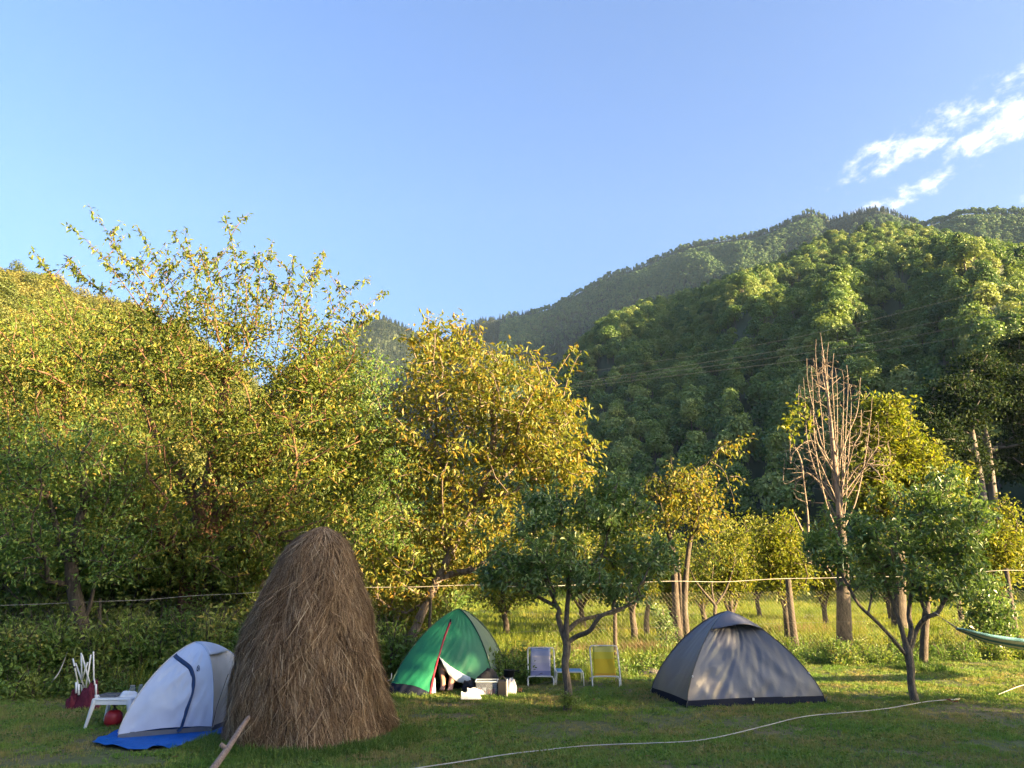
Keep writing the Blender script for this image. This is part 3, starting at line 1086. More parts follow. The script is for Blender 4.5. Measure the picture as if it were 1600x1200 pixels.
# --- the two apple trees of the camp
ap = []
for q in [[(830, 790), (822, 765), (820, 745)], [(870, 780), (868, 755), (862, 738)], [(960, 770), (968, 745), (975, 728)], [(990, 790), (1000, 765), (1004, 745)],
          [(1020, 860), (1040, 850), (1055, 850)], [(770, 850), (755, 835), (745, 830)], [(790, 830), (780, 805), (778, 790)], [(930, 770), (938, 745), (935, 730)],
          [(800, 880), (770, 890), (748, 900)], [(900, 790), (905, 765), (905, 745)]]:
    Y = 9.75 + R.uniform(-0.5, 0.5)
    ap.append([P3(x, y, Y) for x, y in q])
tree('apple_tree', 'dark green apple tree in front of the deck chairs', 'tree',
     [limb(9.96, (886, 1112, 0.056), (888, 1080, 0.050), (883, 1040, 0.047), (886, 1010, 0.052), (880, 990, 0.040), (872, 965, 0.032), (872, 950, 0.028), (845, 935, 0.024), (815, 915, 0.02, 9.67)),
      limb(9.96, (885, 1010, 0.046), (885, 970, 0.036), (888, 930, 0.031, 10.13), (893, 870, 0.025, 10.24), (895, 810, 0.012, 10.35)),
      limb(9.96, (886, 1005, 0.035), (900, 995, 0.032), (922, 985, 0.03, 9.78), (940, 962, 0.026, 9.67), (985, 945, 0.018, 9.67), (1005, 930, 0.01, 9.67)),
      limb(9.96, (888, 985, 0.03), (905, 970, 0.028, 10.13), (935, 962, 0.025, 10.35), (975, 950, 0.018, 10.47), (1010, 905, 0.01, 10.47)),
      limb(9.96, (876, 960, 0.025), (850, 900, 0.02, 10.13), (835, 840, 0.012, 10.24))],
     [(840, 845, 9.96, 62, 50, 0.66, 105), (935, 800, 10.18, 44, 34, 0.5, 48), (1005, 865, 10.13, 44, 40, 0.48, 62), (790, 888, 9.84, 38, 32, 0.42, 44),
      (880, 900, 9.67, 70, 26, 0.5, 50), (963, 765, 10.30, 22, 22, 0.28, 20), (850, 785, 10.13, 34, 20, 0.36, 26), (1000, 800, 10.24, 26, 24, .3, 20), (975, 918, 9.78, 40, 16, 0.35, 24),
      (760, 905, 9.78, 16, 14, 0.2, 10), (1040, 875, 10.13, 16, 20, 0.2, 12), (905, 850, 10.35, 80, 50, 0.4, 40)],
     BARK_APPLE, L_APPLE, 19, 0.088, 0.038, r_tip=0.0036, step=0.14, spread=0.05, length=0.22, down=0.1, shell=0.3,
     shoot=dict(lines=ap, r=0.006, gap=0.010, L=0.09, W=0.034, droop=0.0, side=0.016))

ap = []
for q in [[(1470, 780), (1478, 755), (1482, 735)], [(1480, 770), (1490, 745), (1492, 728)], [(1510, 800), (1525, 770), (1532, 755)], [(1430, 780), (1432, 760), (1425, 748)],
          [(1300, 830), (1290, 805), (1285, 790)], [(1400, 790), (1395, 770), (1388, 755)], [(1340, 820), (1330, 795), (1325, 780)], [(1530, 830), (1545, 810), (1552, 800)],
          [(1280, 860), (1262, 845), (1258, 835)], [(1370, 800), (1362, 775), (1360, 762)], [(1450, 770), (1455, 745), (1462, 730)]]:
    Y = 10.85 + R.uniform(-0.5, 0.5)
    ap.append([P3(x, y, Y) for x, y in q])
tree('apple_tree', 'open vase shaped apple tree right of the dark tent, the hammock tied to it', 'tree',
     [limb(10.74, (1430, 1096, 0.058), (1424, 1070, 0.048), (1423, 1045, 0.052), (1418, 1015, 0.055), (1412, 995, 0.032), (1405, 970, 0.028), (1396, 945, 0.024), (1385, 915, 0.02), (1375, 870, 0.012)),
      limb(10.74, (1414, 1022, 0.026), (1392, 995, 0.024, 10.62), (1366, 968, 0.022, 10.51), (1342, 945, 0.020, 10.46), (1325, 915, 0.02, 10.46), (1305, 880, 0.012, 10.46)),
      limb(10.74, (1418, 1012, 0.038), (1424, 985, 0.034), (1420, 960, 0.031, 10.85), (1424, 925, 0.026, 10.90), (1430, 870, 0.02, 10.96), (1440, 810, 0.01, 11.07)),
      limb(10.74, (1422, 1015, 0.034), (1432, 985, 0.031), (1446, 966, 0.030, 10.62), (1464, 958, 0.028, 10.57), (1474, 942, 0.026, 10.57), (1482, 925, 0.026, 10.62), (1500, 870, 0.014, 10.74)),
      limb(10.74, (1450, 964, 0.026, 10.62), (1440, 940, 0.022, 10.74), (1436, 905, 0.015, 10.85)),
      limb(10.74, (1356, 960, 0.016, 10.51), (1362, 930, 0.014, 10.62), (1362, 895, 0.01, 10.74))],
     [(1385, 850, 10.79, 58, 46, 0.62, 75), (1470, 820, 10.85, 62, 52, 0.7, 105), (1295, 860, 10.51, 34, 34, 0.4, 42), (1400, 900, 10.51, 80, 20, 0.55, 44),
      (1505, 880, 10.74, 38, 40, 0.42, 52), (1440, 775, 10.96, 50, 20, 0.4, 28), (1520, 810, 10.96, 26, 30, 0.3, 26), (1340, 825, 10.74, 32, 24, 0.4, 26), (1475, 920, 10.62, 44, 16, .4, 26),
      (1430, 850, 11.29, 90, 50, 0.3, 45), (1485, 755, 10.96, 18, 14, 0.2, 12), (1270, 850, 10.51, 14, 20, 0.2, 10)],
     BARK_APPLE, L_APPLE, 19, 0.094, 0.040, r_tip=0.0036, step=0.14, spread=0.05, length=0.22, down=0.1, shell=0.3,
     shoot=dict(lines=ap, r=0.006, gap=0.010, L=0.095, W=0.036, droop=0.0, side=0.016))

# --- the dead tree: a bundle of bare upright stems
Yd = 17.5
dl = [limb(Yd, (1318, 1008, 0.15), (1318, 930, 0.13), (1316, 860, 0.10), (1312, 800, 0.075), (1304, 720, 0.05), (1296, 640, 0.03), (1288, 570, 0.015), (1282, 520, 0.005))]
tips_px = [(1262, 560), (1275, 530), (1292, 535), (1300, 552), (1308, 575), (1318, 590), (1250, 610), (1258, 590), (1330, 600), (1342, 590), (1360, 620), (1372, 660), (1235, 690), (1242, 730),
           (1390, 690), (1345, 640), (1325, 570), (1270, 575), (1285, 548), (1380, 720), (1225, 720), (1315, 640), (1265, 640)]
for k, (tx, ty) in enumerate(tips_px):
    by = R.uniform(770, 850) if k % 3 else R.uniform(700, 780)
    bx = 1318 - (1008 - by) * 0.035
    Y2 = Yd + R.uniform(-0.9, 0.9)
    wob = R.uniform(0.45, 0.75)
    dl.append(limb(Yd, (bx, by, 0.019), (bx + (tx - bx) * 0.5, by - 50, 0.016, Yd + (Y2 - Yd) * 0.4),
                   (bx + (tx - bx) * wob * 1.25, (by + ty) / 2 - 10, 0.013, Y2), (tx, ty + 35, 0.007, Y2), (tx + R.uniform(-3, 3), ty, 0.005, Y2)))
for (x0, y0, x1, y1) in ((1262, 880, 1255, 745), (1255, 745, 1238, 690), (1316, 930, 1280, 870), (1268, 880, 1240, 800)):
    dl.append(limb(Yd, (x0, y0, 0.03), ((x0 + x1) / 2 + 4, (y0 + y1) / 2, 0.024), (x1, y1, 0.012)))
dt_tips = envelope_tips([(1300, 660, Yd, 66, 110, 1.0, 330), (1285, 590, Yd, 24, 50, 0.5, 120), (1340, 710, Yd, 60, 65, 0.9, 180), (1255, 730, Yd, 36, 60, 0.6, 120)])
broot = Vector(dl[0][0][0])
broot.z = 0
dead = thing('dead_tree', 'tall bare dead tree of many upright pale stems behind the apple tree', 'tree', broot)
pos, par, fix, ids = grow(dl, dt_tips, 0.22, 0.06, 0.02)
mb = MB()
branch_mesh(mb, pos, par, fix, ids, 0.0036, 0.42)
mb.build('branches', DEADWOOD, dead, smooth=True)
MB().tube(smooth_path([(broot.x, broot.y, -0.1), P3(1318, 930, Yd), P3(1316, 860, Yd), P3(1313, 805, Yd)], 5), list(np.linspace(0.175, 0.085, 16)), 10).build('trunk', BARK, dead, smooth=True)  # dark bark sleeve on the lower trunk, its shade put into the colour too
few = [P3(1245, 650, 17), P3(1232, 660, 17), P3(1248, 632, 17), P3(1268, 650, 17), P3(1226, 655, 17), P3(1240, 680, 17), P3(1262, 668, 17)]
lp = np.concatenate([np.array(f) + rng.normal(0, 0.1, (16, 3)) for f in few])
V, F = leaf_arrays(lp, rng.normal(0, 1, lp.shape) + np.array([0, 0, -0.3]), 0.16, 0.09)
link('leaves', np_mesh('leaves', V, F, L_YELLOW), dead)

# --- yellow lit trees behind it
tree('maple_tree', 'bright yellow green sunlit maple rising behind the dead tree', 'tree',
     [limb(24, (1405, 965, 0.22), (1403, 880, 0.2), (1400, 790, 0.15), (1395, 700, 0.08)), limb(24, (1402, 830, 0.1), (1440, 760, 0.07), (1460, 720, 0.04))],
     [(1385, 680, 24, 60, 62, 1.4, 170), (1430, 725, 24, 48, 45, 1.3, 130), (1385, 770, 23.5, 80, 65, 1.6, 170), (1350, 720, 24, 40, 60, 1.2, 80), (1375, 635, 24, 34, 20, .8, 35), (1470, 770, 23.5, 50, 50, 1.2, 80)],
     BARK, L_YELLOW, 20, 0.16, 0.09, r_tip=0.01, step=0.45, spread=0.13, length=0.4)
dr = []
for q in [[(1050, 790), (1085, 740), (1115, 715), (1150, 690), (1178, 684)], [(1100, 730), (1125, 700), (1140, 700), (1140, 730)], [(1110, 720), (1130, 735), (1140, 760), (1150, 790)],
          [(1060, 770), (1050, 730), (1048, 712)], [(1090, 740), (1105, 750), (1115, 790), (1118, 830)], [(1045, 760), (1020, 745), (1005, 770), (998, 800)],
          [(1075, 740), (1060, 745), (1045, 790), (1040, 830)], [(1115, 715), (1130, 690), (1150, 700), (1160, 712)], [(1140, 745), (1155, 745), (1165, 757)], [(1050, 760), (1030, 760), (1018, 800), (1015, 840)]]:
    dr.append([P3(x, y, 17 + R.uniform(-0.3, 0.3)) for x, y in q])
tree('drooping_tree', 'sparse golden tree with drooping arched branches above the dark tent', 'tree',
     [limb(17, (1062, 1003, 0.085), (1056, 940, 0.075), (1052, 870, 0.06), (1042, 810, 0.045), (1048, 760, 0.04)), limb(17, (1074, 1003, 0.07), (1070, 940, 0.065), (1076, 860, 0.05), (1090, 800, 0.03)),
      limb(17, (1066, 1003, 0.05), (1064, 940, 0.045), (1060, 870, 0.03))],
     [(1075, 755, 17, 50, 32, 0.8, 60), (1085, 800, 17, 52, 42, 0.8, 70), (1030, 780, 17, 30, 40, 0.6, 30)],
     BARK, L_WALNUT, 13, 0.10, 0.06, r_tip=0.006, spread=0.10, length=0.3, down=0.6, shoot=dict(lines=dr, r=0.016, gap=0.035, L=0.10, W=0.06, side=0.06, droop=0.7))

SMALL = [('small bushy yellow green tree in the meadow behind the dark tent', 1140, 872, 22, 60, 60, 995),
         ('rounded pale yellow tree just behind the middle fence post', 1225, 866, 19.5, 46, 60, 985),
         ('low spreading golden tree left of the dark tent in the meadow', 985, 858, 20, 58, 72, 985),
         ('sunlit yellow bushy tree at the right edge behind the fence', 1562, 855, 20, 38, 66, 980),
         ('twiggy little tree with pale leaves beyond the dark tent peak', 1095, 892, 26, 62, 46, 968),
         ('broad yellowish tree between the fence post and the dead tree', 1180, 868, 30, 54, 56, 955),
         ('small leafy tree behind the central apple tree trunk', 905, 872, 24, 74, 62, 970),
         ('dim green small tree beyond the green tent', 785, 890, 22, 70, 56, 975),
         ('leafy little tree close beside the lower dead trunk', 1285, 868, 25, 42, 62, 975),
         ('low golden bush under the drooping tree branches', 1045, 890, 24, 46, 48, 962),
         ('pale small tree glimpsed under the right apple tree crown', 1385, 872, 28, 60, 56, 960),
         ('yellow green bush seen between apple tree and hammock', 1495, 880, 27, 48, 46, 958)]
for lb, cx, cy_, Y, rx, ry, by in SMALL:
    tree('orchard_tree', lb, 'tree',
         [limb(Y, (cx + 6, by, 0.085), (cx + 3, (by + cy_ + ry) / 2, 0.075), (cx, cy_ + ry * 0.5, 0.06), (cx - 3, cy_, 0.03)),
          limb(Y, (cx + 3, (by + cy_ + ry) / 2, 0.05), (cx + rx * 0.45, cy_ + ry * 0.35, 0.035), (cx + rx * 0.6, cy_ - ry * 0.2, 0.02)),
          limb(Y, (cx + 3, (by + cy_ + ry) / 2, 0.05), (cx - rx * 0.45, cy_ + ry * 0.4, 0.035), (cx - rx * 0.55, cy_ - ry * 0.1, 0.02))],
         [(cx, cy_, Y, rx, ry, rx * pxm(Y), 120), (cx + rx * R.uniform(0.1, 0.6), cy_ + ry * R.uniform(0.1, 0.5), Y, rx * 0.6, ry * 0.6, 0.6, 50), (cx - rx * R.uniform(0.1, 0.6), cy_ - ry * R.uniform(-0.3, 0.5), Y, rx * 0.6, ry * 0.7, 0.6, 50),
          (cx + rx * R.uniform(-0.5, 0.5), cy_ + ry * 0.75, Y, rx * 0.8, ry * 0.35, 0.6, 30), (cx + rx * R.uniform(-0.6, 0.6), cy_ - ry * R.uniform(0.7, 1.0), Y, rx * 0.3, ry * 0.4, 0.4, 14)],
         BARK, L_YELLOW if cy_ < 880 else L_PLUM, 20, 0.11, 0.055, r_tip=0.007, spread=0.14, length=0.4, group='small trees of the orchard meadow')

tree('sapling', 'leafy sapling with open twigs at the fence behind the hammock', 'sapling',
     [limb(16.4, (1550, 1012, 0.03), (1548, 985, 0.026), (1542, 945, 0.02), (1535, 905, 0.01)), limb(16.4, (1549, 995, 0.016), (1570, 970, 0.012), (1582, 950, 0.006))],
     [(1535, 930, 16.4, 38, 42, 0.6, 80), (1550, 980, 16.4, 36, 34, 0.55, 75)], BARK, L_APPLE, 16, 0.11, 0.055, r_tip=0.004, step=0.2, spread=0.09, length=0.3)
tree('sapling', 'dark leafy sapling just left of the dark tent', 'sapling',
     [limb(15.5, (1042, 1006, 0.02), (1040, 985, 0.016), (1036, 955, 0.01))],
     [(1040, 985, 15.5, 18, 24, 0.25, 30), (1030, 960, 15.5, 10, 18, 0.15, 12)], BARK, L_APPLE, 14, 0.075, 0.04, r_tip=0.003, step=0.12, spread=0.05, length=0.15)
tree('orchard_tree', 'thin forked young tree rising just above the dark tent peak', 'tree',
     [limb(19, (1118, 985, 0.05), (1117, 955, 0.045), (1117, 945, 0.04), (1100, 925, 0.03), (1085, 905, 0.02), (1075, 880, 0.012)), limb(19, (1117, 946, 0.035), (1132, 925, 0.028), (1142, 900, 0.02), (1148, 875, 0.012)),
      limb(19, (1117, 950, 0.03), (1112, 915, 0.02), (1115, 880, 0.012))],
     [(1110, 870, 19, 50, 30, 0.6, 50)], BARK, L_PLUM, 14, 0.09, 0.045, r_tip=0.005, spread=0.1, length=0.3, group='small trees of the orchard meadow')
tree('pollard_stump', 'stout grey trunk with cut shoots standing in the meadow behind the apple tree', 'tree',
     [limb(14.27, (1443, 1046, 0.075), (1444, 1000, 0.07), (1447, 960, 0.065), (1450, 930, 0.05))], [(1450, 905, 14.27, 25, 28, 0.3, 30)], BARK, L_PLUM, 12, 0.08, 0.04, r_tip=0.005, spread=0.08)
for (px, py0, py1, lb) in ((1010, 972, 935, 'short forked stump left of the meadow saplings'), (1068, 985, 930, 'thin bare stem beside the drooping tree')):
    tree('stump_tree', lb, 'stump', [limb(21, (px, py0, 0.07), (px + 2, (py0 + py1) / 2, 0.06), (px + 4, py1, 0.05))], [(px + 4, py1 - 12, 21, 14, 14, 0.25, 14)],
         BARK_PALE, L_PLUM, 10, 0.09, 0.05, r_tip=0.006, spread=0.1)

# --- the tall dark trees at the right foot of the hill
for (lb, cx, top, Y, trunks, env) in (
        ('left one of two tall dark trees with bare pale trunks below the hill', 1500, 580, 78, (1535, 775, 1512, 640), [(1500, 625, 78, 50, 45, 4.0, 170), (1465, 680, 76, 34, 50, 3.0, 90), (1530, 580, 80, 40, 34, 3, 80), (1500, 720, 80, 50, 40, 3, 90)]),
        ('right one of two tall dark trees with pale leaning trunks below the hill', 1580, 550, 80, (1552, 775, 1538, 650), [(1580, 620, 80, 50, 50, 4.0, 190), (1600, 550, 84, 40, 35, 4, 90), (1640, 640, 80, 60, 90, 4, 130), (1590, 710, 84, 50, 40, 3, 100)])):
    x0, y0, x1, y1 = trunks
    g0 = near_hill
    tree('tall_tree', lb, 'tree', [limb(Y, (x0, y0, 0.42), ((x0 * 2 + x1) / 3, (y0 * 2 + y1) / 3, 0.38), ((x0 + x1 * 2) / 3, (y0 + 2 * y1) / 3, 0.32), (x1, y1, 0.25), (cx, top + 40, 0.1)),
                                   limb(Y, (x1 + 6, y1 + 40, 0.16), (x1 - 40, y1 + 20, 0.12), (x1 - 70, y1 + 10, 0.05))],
         env, TALLBARK, L_SHADED, 44, 0.42, 0.24, r_tip=0.03, step=1.2, spread=0.7, length=1.4, flat=0.4, group='tall dark trees at the foot of the hill', foot=True)

# ------------------------------------------------------------------ fence with wire mesh and the white line strung along it


def fence_Y(px):
    return float(np.interp(px, [-150, 0, 500, 800, 1057, 1235, 1443, 1578, 1750], [11.9, 12.0, 12.9, 13.4, 14.8, 16.2, 17.0, 17.6, 18.4]))


FP = [(px, fence_Y(px)) for px in range(-150, 1751, 25)]
FPT = [Vector((at(px, 900, Y).x, Y, 0)) for px, Y in FP]
WIRE = plain('fence_wire', (0.16, 0.15, 0.13), 0.5, 0.2, metal=0.6)
LINE = plain('white_line', (0.42, 0.40, 0.37), 0.6, 0.15)
FROPE = plain('fence_rope', (0.30, 0.285, 0.255), 0.7, 0.3, 3.0)
fence = thing('wire_fence', 'sagging wire mesh fence on wooden posts between camp and meadow', 'fence', FPT[38])
seg = [0]
for a, b in zip(FPT, FPT[1:]):
    seg.append(seg[-1] + (b - a).length)


def fence_at(s, z):
    s = min(max(s, 0), seg[-1] - 1e-3)
    i = max(k for k in range(len(seg)) if seg[k] <= s)
    i = min(i, len(seg) - 2)
    f = (s - seg[i]) / (seg[i + 1] - seg[i])
    p = FPT[i].lerp(FPT[i + 1], f)
    return Vector((p.x, p.y, z))


mb = MB()
s, H = 0.0, 1.25
while s < seg[-1] - H:
    for d in (0, H):
        a, b = fence_at(s + d, 0.05), fence_at(s + H - d, 0.05 + H)
        mb.tube([a, (a + b) / 2, b], 0.0007, 3, cap=False)
    s += 0.085
w = mb.build('wire_mesh', WIRE, fence)
w['kind'] = 'stuff'
for z in (0.06, 0.68):
    mb = MB().tube([p + Vector((0, 0, z + 0.02 * noise.noise(p))) for p in FPT], 0.0018, 4)
    mb.build('wire', WIRE, fence)
for px, top, wd, lean in ((158, 935, 0.028, 3), (470, 925, 0.035, 0), (672, 925, 0.030, -4), (1235, 903, 0.075, 8), (1578, 888, 0.06, 12), (-60, 930, 0.05, 0), (960, 915, 0.04, 0)):
    Y = fence_Y(px) + 0.06
    t_ = at(px - lean * 0.5, top, Y)
    b_ = at(px + lean, 1000, Y)
    b_.z = -0.1
    mid = (t_ + b_) / 2 + Vector((R.uniform(-.02, .02), 0, 0))
    MB().tube(smooth_path([b_, mid, t_], 4), [wd * 1.1 + (wd * 0.75 - wd * 1.1) * k / 8 for k in range(9)], 9).build('fence_post', BARK, fence, smooth=True)

lp_px = [(-60, 948), (60, 944), (150, 940), (230, 937), (300, 931), (380, 927), (470, 920), (560, 918), (650, 917), (740, 914), (820, 917), (900, 914), (980, 911), (1050, 908),
         (1130, 909), (1200, 905), (1235, 904), (1290, 903), (1350, 901), (1420, 901), (1480, 900), (1540, 893), (1578, 891), (1640, 893)]
o = MB().tube(smooth_path([at(x, y, fence_Y(x) - 0.02) for x, y in lp_px], 4), 0.0052, 6).build('rope', FROPE, None, smooth=True)
tag(o, 'pale white line strung along the top of the wire fence', 'rope')

# white cable lying across the lawn
cab = [(600, 1210), (640, 1202), (720, 1190), (790, 1179), (850, 1172), (905, 1166), (960, 1163), (1020, 1161), (1080, 1158), (1120, 1152), (1160, 1143), (1200, 1133), (1260, 1119),
       (1340, 1112), (1385, 1107), (1410, 1103), (1450, 1096), (1500, 1092)]
o = MB().tube(smooth_path([gp(x, y, 0.035) for x, y in cab], 4), 0.0048, 6).build('cable', LINE, None, smooth=True)
tag(o, 'white cable snaking across the lawn in front of the dark tent', 'cable')
o = MB().tube(smooth_path([gp(x, y, 0.04) for x, y in ((1560, 1085), (1580, 1077), (1600, 1070), (1640, 1062))], 4), 0.005, 6).build('cable', LINE, None, smooth=True)
tag(o, 'short end of white cable on the grass under the hammock', 'cable')
o = MB().tube(smooth_path([at(112, 988, 12.0), at(106, 1015, 11.6), at(95, 1045, 11.2), at(84, 1062, 10.9), gp(73, 1074, 0.02)], 5), 0.009, 5).build('guy_rope', LINE, None, smooth=True)
tag(o, 'slack pale cord hanging from the slender tree to the ground', 'rope')

# power lines in front of the wooded hill
PWR = plain('power_wire', (0.10, 0.11, 0.12), 0.5, 0.05)
for k, (a, m, b, lb) in enumerate((((860, 590), (1240, 528), (1640, 428), 'topmost power line crossing in front of the wooded hill'),
                                   ((860, 604), (1330, 529), (1640, 464), 'second power line from the top before the wooded hill'),
                                   ((860, 606), (1330, 541), (1640, 484), 'third power line from the top before the wooded hill'),
                                   ((860, 610), (1330, 553), (1640, 504), 'lowest power line crossing before the wooded hill'))):
    o = MB().tube(smooth_path([at(*a, 150), at(*m, 140), at(*b, 130)], 10), 0.022, 4).build('power_line', PWR, None, smooth=True)
    tag(o, lb, 'power line', 'power lines in front of the hill')

# ------------------------------------------------------------------ haystack
n4 = lambda x, y, z: noise.noise(Vector((x, y, z)))
HAY = leaf_mat('hay_straw', [(0.0, (0.046, 0.026, 0.013)), (0.35, (0.170, 0.100, 0.052)), (0.8, (0.33, 0.215, 0.118)), (1.0, (0.56, 0.42, 0.26))], 0.12, rough=0.75, spec=0.2)
HAYC = plain('hay_core', (0.055, 0.035, 0.021), 0.95, 0.35, 14, 1.0, 60)
fr = gp(483, 1182)
k_ = 131 / F_PX
hr_ = k_ * fr.y / (1 - k_)
HC = Vector((at(483, 1150, fr.y + hr_).x, fr.y + hr_, 0))
prof = []
for py, hw, cx in ((1210, 133, 483), (1170, 131, 483), (1133, 128, 482), (1067, 117, 476), (1000, 102, 474), (933, 82, 479), (900, 70, 480), (867, 56, 481), (848, 45, 483), (836, 32, 484), (829, 20, 485), (823, 6, 485)):
    z = at(483, py, HC.y).z
    prof.append((max(z, -0.05), hw * pxm(HC.y) * 0.935, (cx - 483) * pxm(HC.y)))
pz = np.array([q[0] for q in prof])
pr_ = np.array([q[1] for q in prof])
pc = np.array([q[2] for q in prof])
hay = thing('haystack', 'tall brown conical haystack standing in front of the white tent', 'haystack', HC)


def hay_r(z, an):
    r = np.interp(z, pz, pr_)
    return r * (1 + 0.030 * np.sin(an * 3 + z * 2.1) + 0.030 * np.sin(an * 5 - z * 4.3 + 1) + 0.022 * np.sin(an * 9 + z * 7) + 0.016 * np.sin(an * 17 - z * 13) + 0.012 * np.sin(z * 23 + 2 * np.sin(an * 4)))


nz_, na_ = 40, 60
zs = np.linspace(0, pz[-1], nz_)
mb = MB()
mb.grid(lambda u, v: (HC.x + np.interp(v * pz[-1], pz, pc) + (hay_r(v * pz[-1], u * 2 * PI) - 0.05) * math.cos(u * 2 * PI),
                      HC.y + (hay_r(v * pz[-1], u * 2 * PI) - 0.05) * math.sin(u * 2 * PI), v * pz[-1] - 0.03), na_, nz_)
mb.build('hay_core', HAYC, hay, smooth=True)
ns = 60000
an = rng.uniform(0, 2 * PI, ns)
zt = pz[-1] * rng.uniform(0, 1.0, ns) ** 0.95
ln = rng.uniform(0.10, 0.42, ns)
wd = rng.uniform(0.0014, 0.0036, ns)
tilt = rng.normal(0, 0.22, ns) + 0.25 * np.sin(an * 5 + zt * 3)
wild = rng.uniform(0, 1, ns) < 0.11
tilt = np.where(wild, rng.normal(0, 1.1, ns), tilt)
lift0 = rng.uniform(-0.035, 0.012, ns)
lift1 = rng.uniform(-0.035, 0.032, ns) + np.where(wild, rng.uniform(0, 0.09, ns), 0)


def hay_p(a, z, lift):
    r = hay_r(np.clip(z, 0, pz[-1]), a) + lift
    return np.stack([HC.x + np.interp(z, pz, pc) + r * np.cos(a), HC.y + r * np.sin(a), np.maximum(z, 0.0)], 1)


Vh, rows = [], []
for f in (0, 0.5, 1.0):
    z = zt - ln * f * np.cos(np.clip(tilt, -1.3, 1.3))
    r = np.maximum(hay_r(np.clip(z, 0, pz[-1]), an), 0.08)
    a = an + ln * f * np.sin(tilt) / r
    c = hay_p(a, z, lift0 + (lift1 - lift0) * f)
    sd = np.stack([-np.sin(a), np.cos(a), 0.3 * np.sin(tilt * 3)], 1)
    ww = (wd * (1.0 if f < 1 else 0.3))[:, None]
    rows += [c - sd * ww, c + sd * ww]
Vh = np.stack(rows, 1).reshape(-1, 3)
i = np.arange(ns)[:, None] * 6
Fh = np.concatenate([i + np.array([[0, 1, 3, 2]]), i + np.array([[2, 3, 5, 4]])], 0)
o = link('straw', np_mesh('straw', Vh, Fh, HAY), hay)
o['kind'] = 'stuff'
MB().tube([HC + Vector((0.04, 0, 1.9)), HC + Vector((0.03, 0, pz[-1] + 0.0))], 0.025, 8).build('centre_pole', BARK, hay)

# forked stick propped against the haystack
dx = (402 - 483) * pxm(HC.y)
tz = at(402, 1103, HC.y - 0.5).z
ys = HC.y - math.sqrt(max(0.01, float(np.interp(tz, pz, pr_)) ** 2 - dx * dx)) + 0.02
top = at(402, 1103, ys)
bot = gp(318, 1222, 0.02)
st = thing('forked_stick', 'bare forked wooden pole propped against the haystack', 'pole', (bot.x, bot.y, 0))
mid1, mid2 = bot.lerp(top, 0.35) + Vector((0.012, 0, 0.012)), bot.lerp(top, 0.7) + Vector((-0.008, 0, -0.004))
STICK = bark_mat('stick_wood', (0.19, 0.13, 0.10), (0.36, 0.27, 0.22), 12)
MB().tube(smooth_path([bot, mid1, mid2, top], 5), list(np.linspace(0.031, 0.019, 16)), 10).build('shaft', STICK, st, smooth=True)
kn = bot.lerp(top, 0.36) + Vector((0.012, 0, 0.012))
MB().tube([kn, kn + Vector((-0.035, 0, 0.022)), kn + Vector((-0.06, -0.004, 0.045))], [0.026, 0.021, 0.017], 8).build('fork_stub', STICK, st, smooth=True)

# ------------------------------------------------------------------ tents


class Dome:
    def __init__(self, corners, apex, h, p):
        self.c, self.a, self.h = corners, Vector((apex[0], apex[1], 0)), h
        self.p = p if isinstance(p, (list, tuple)) else [p] * 4

    def pole(self, k, q):
        p = self.p[k]
        w = max(0.0, 1 - q ** p) ** (1 / p)
        c = Vector((self.c[k][0], self.c[k][1], 0))
        v = self.a + (c - self.a) * w
        return Vector((v.x, v.y, self.h * q))

    def face(self, k, s, q, sag=0.02, wr=0.008, seed=0.0):
        j = (k + 1) % 4
        a, b = self.pole(k, q), self.pole(j, q)
        v = a.lerp(b, s)
        e = (Vector(self.c[j]) - Vector(self.c[k])).to_2d()
        nrm = Vector((e.y, -e.x, 0)).normalized()
        m = Vector((self.a.x, self.a.y, 0)) - Vector((self.c[k][0], self.c[k][1], 0))
        if nrm.dot(m) > 0:
            nrm = -nrm
        L = e.length
        d = -sag * math.sin(PI * s) * math.sin(PI * min(1, q * 1.05)) if q < 0.96 else 0
        k1 = noise.noise(Vector((s * 3.0 * L + q * 2.2, q * 1.6 - s * 0.8, seed)))
        k2 = abs(noise.noise(Vector((s * 7 * L - q * 5.0, q * 2.0 + s, seed + 5)))) - 0.2
        k3 = noise.noise(Vector((s * 16 * L + q * 4, q * 9, seed + 9)))
        d += (wr * (k1 * 1.4 - k2 * 1.5 + 0.35 * k3)) * min(1, 6 * s, 6 * (1 - s)) * min(1, 5 * (1 - q))
        return v + (nrm + Vector((0, 0, 0.35))) * d


def qs(v):
    return math.sin(v * PI / 2)


def fabric(name, col, rough=0.5, transl=0.0, weave=0.12):
    return plain(name, col, rough, 0.07, 2.5, weave, 9.0, spec=0.45, transl=transl)


GREY_F = fabric('fabric_slate', (0.105, 0.115, 0.152), 0.42)
NAVY_F = plain('fabric_navy', (0.014, 0.018, 0.034), 0.85, 0.1, 3, spec=0.1)
GREEN_F = fabric('fabric_green', (0.012, 0.175, 0.082), 0.5, 0.12)
GREENG_F = fabric('fabric_grey_green', (0.12, 0.17, 0.13), 0.6)
PALE_F = fabric('fabric_pale_blue', (0.52, 0.60, 0.76), 0.55, 0.10)
CREAM_F = fabric('fabric_cream', (0.62, 0.61, 0.60), 0.6, 0.10)
BLUE_F = plain('fabric_blue', (0.009, 0.036, 0.115), 0.5, 0.1)
RED_F = plain('zip_red', (0.28, 0.022, 0.040), 0.5, 0.1)
LIN_F = plain('lining_pale', (0.46, 0.54, 0.60), 0.6, 0.06)
BLACK = plain('black_plastic', (0.014, 0.014, 0.017), 0.5, 0.2)
WHITE_M = plain('white_metal', (0.62, 0.61, 0.58), 0.35, 0.06)
WHITE_P = plain('white_plastic', (0.68, 0.69, 0.70), 0.4, 0.05)
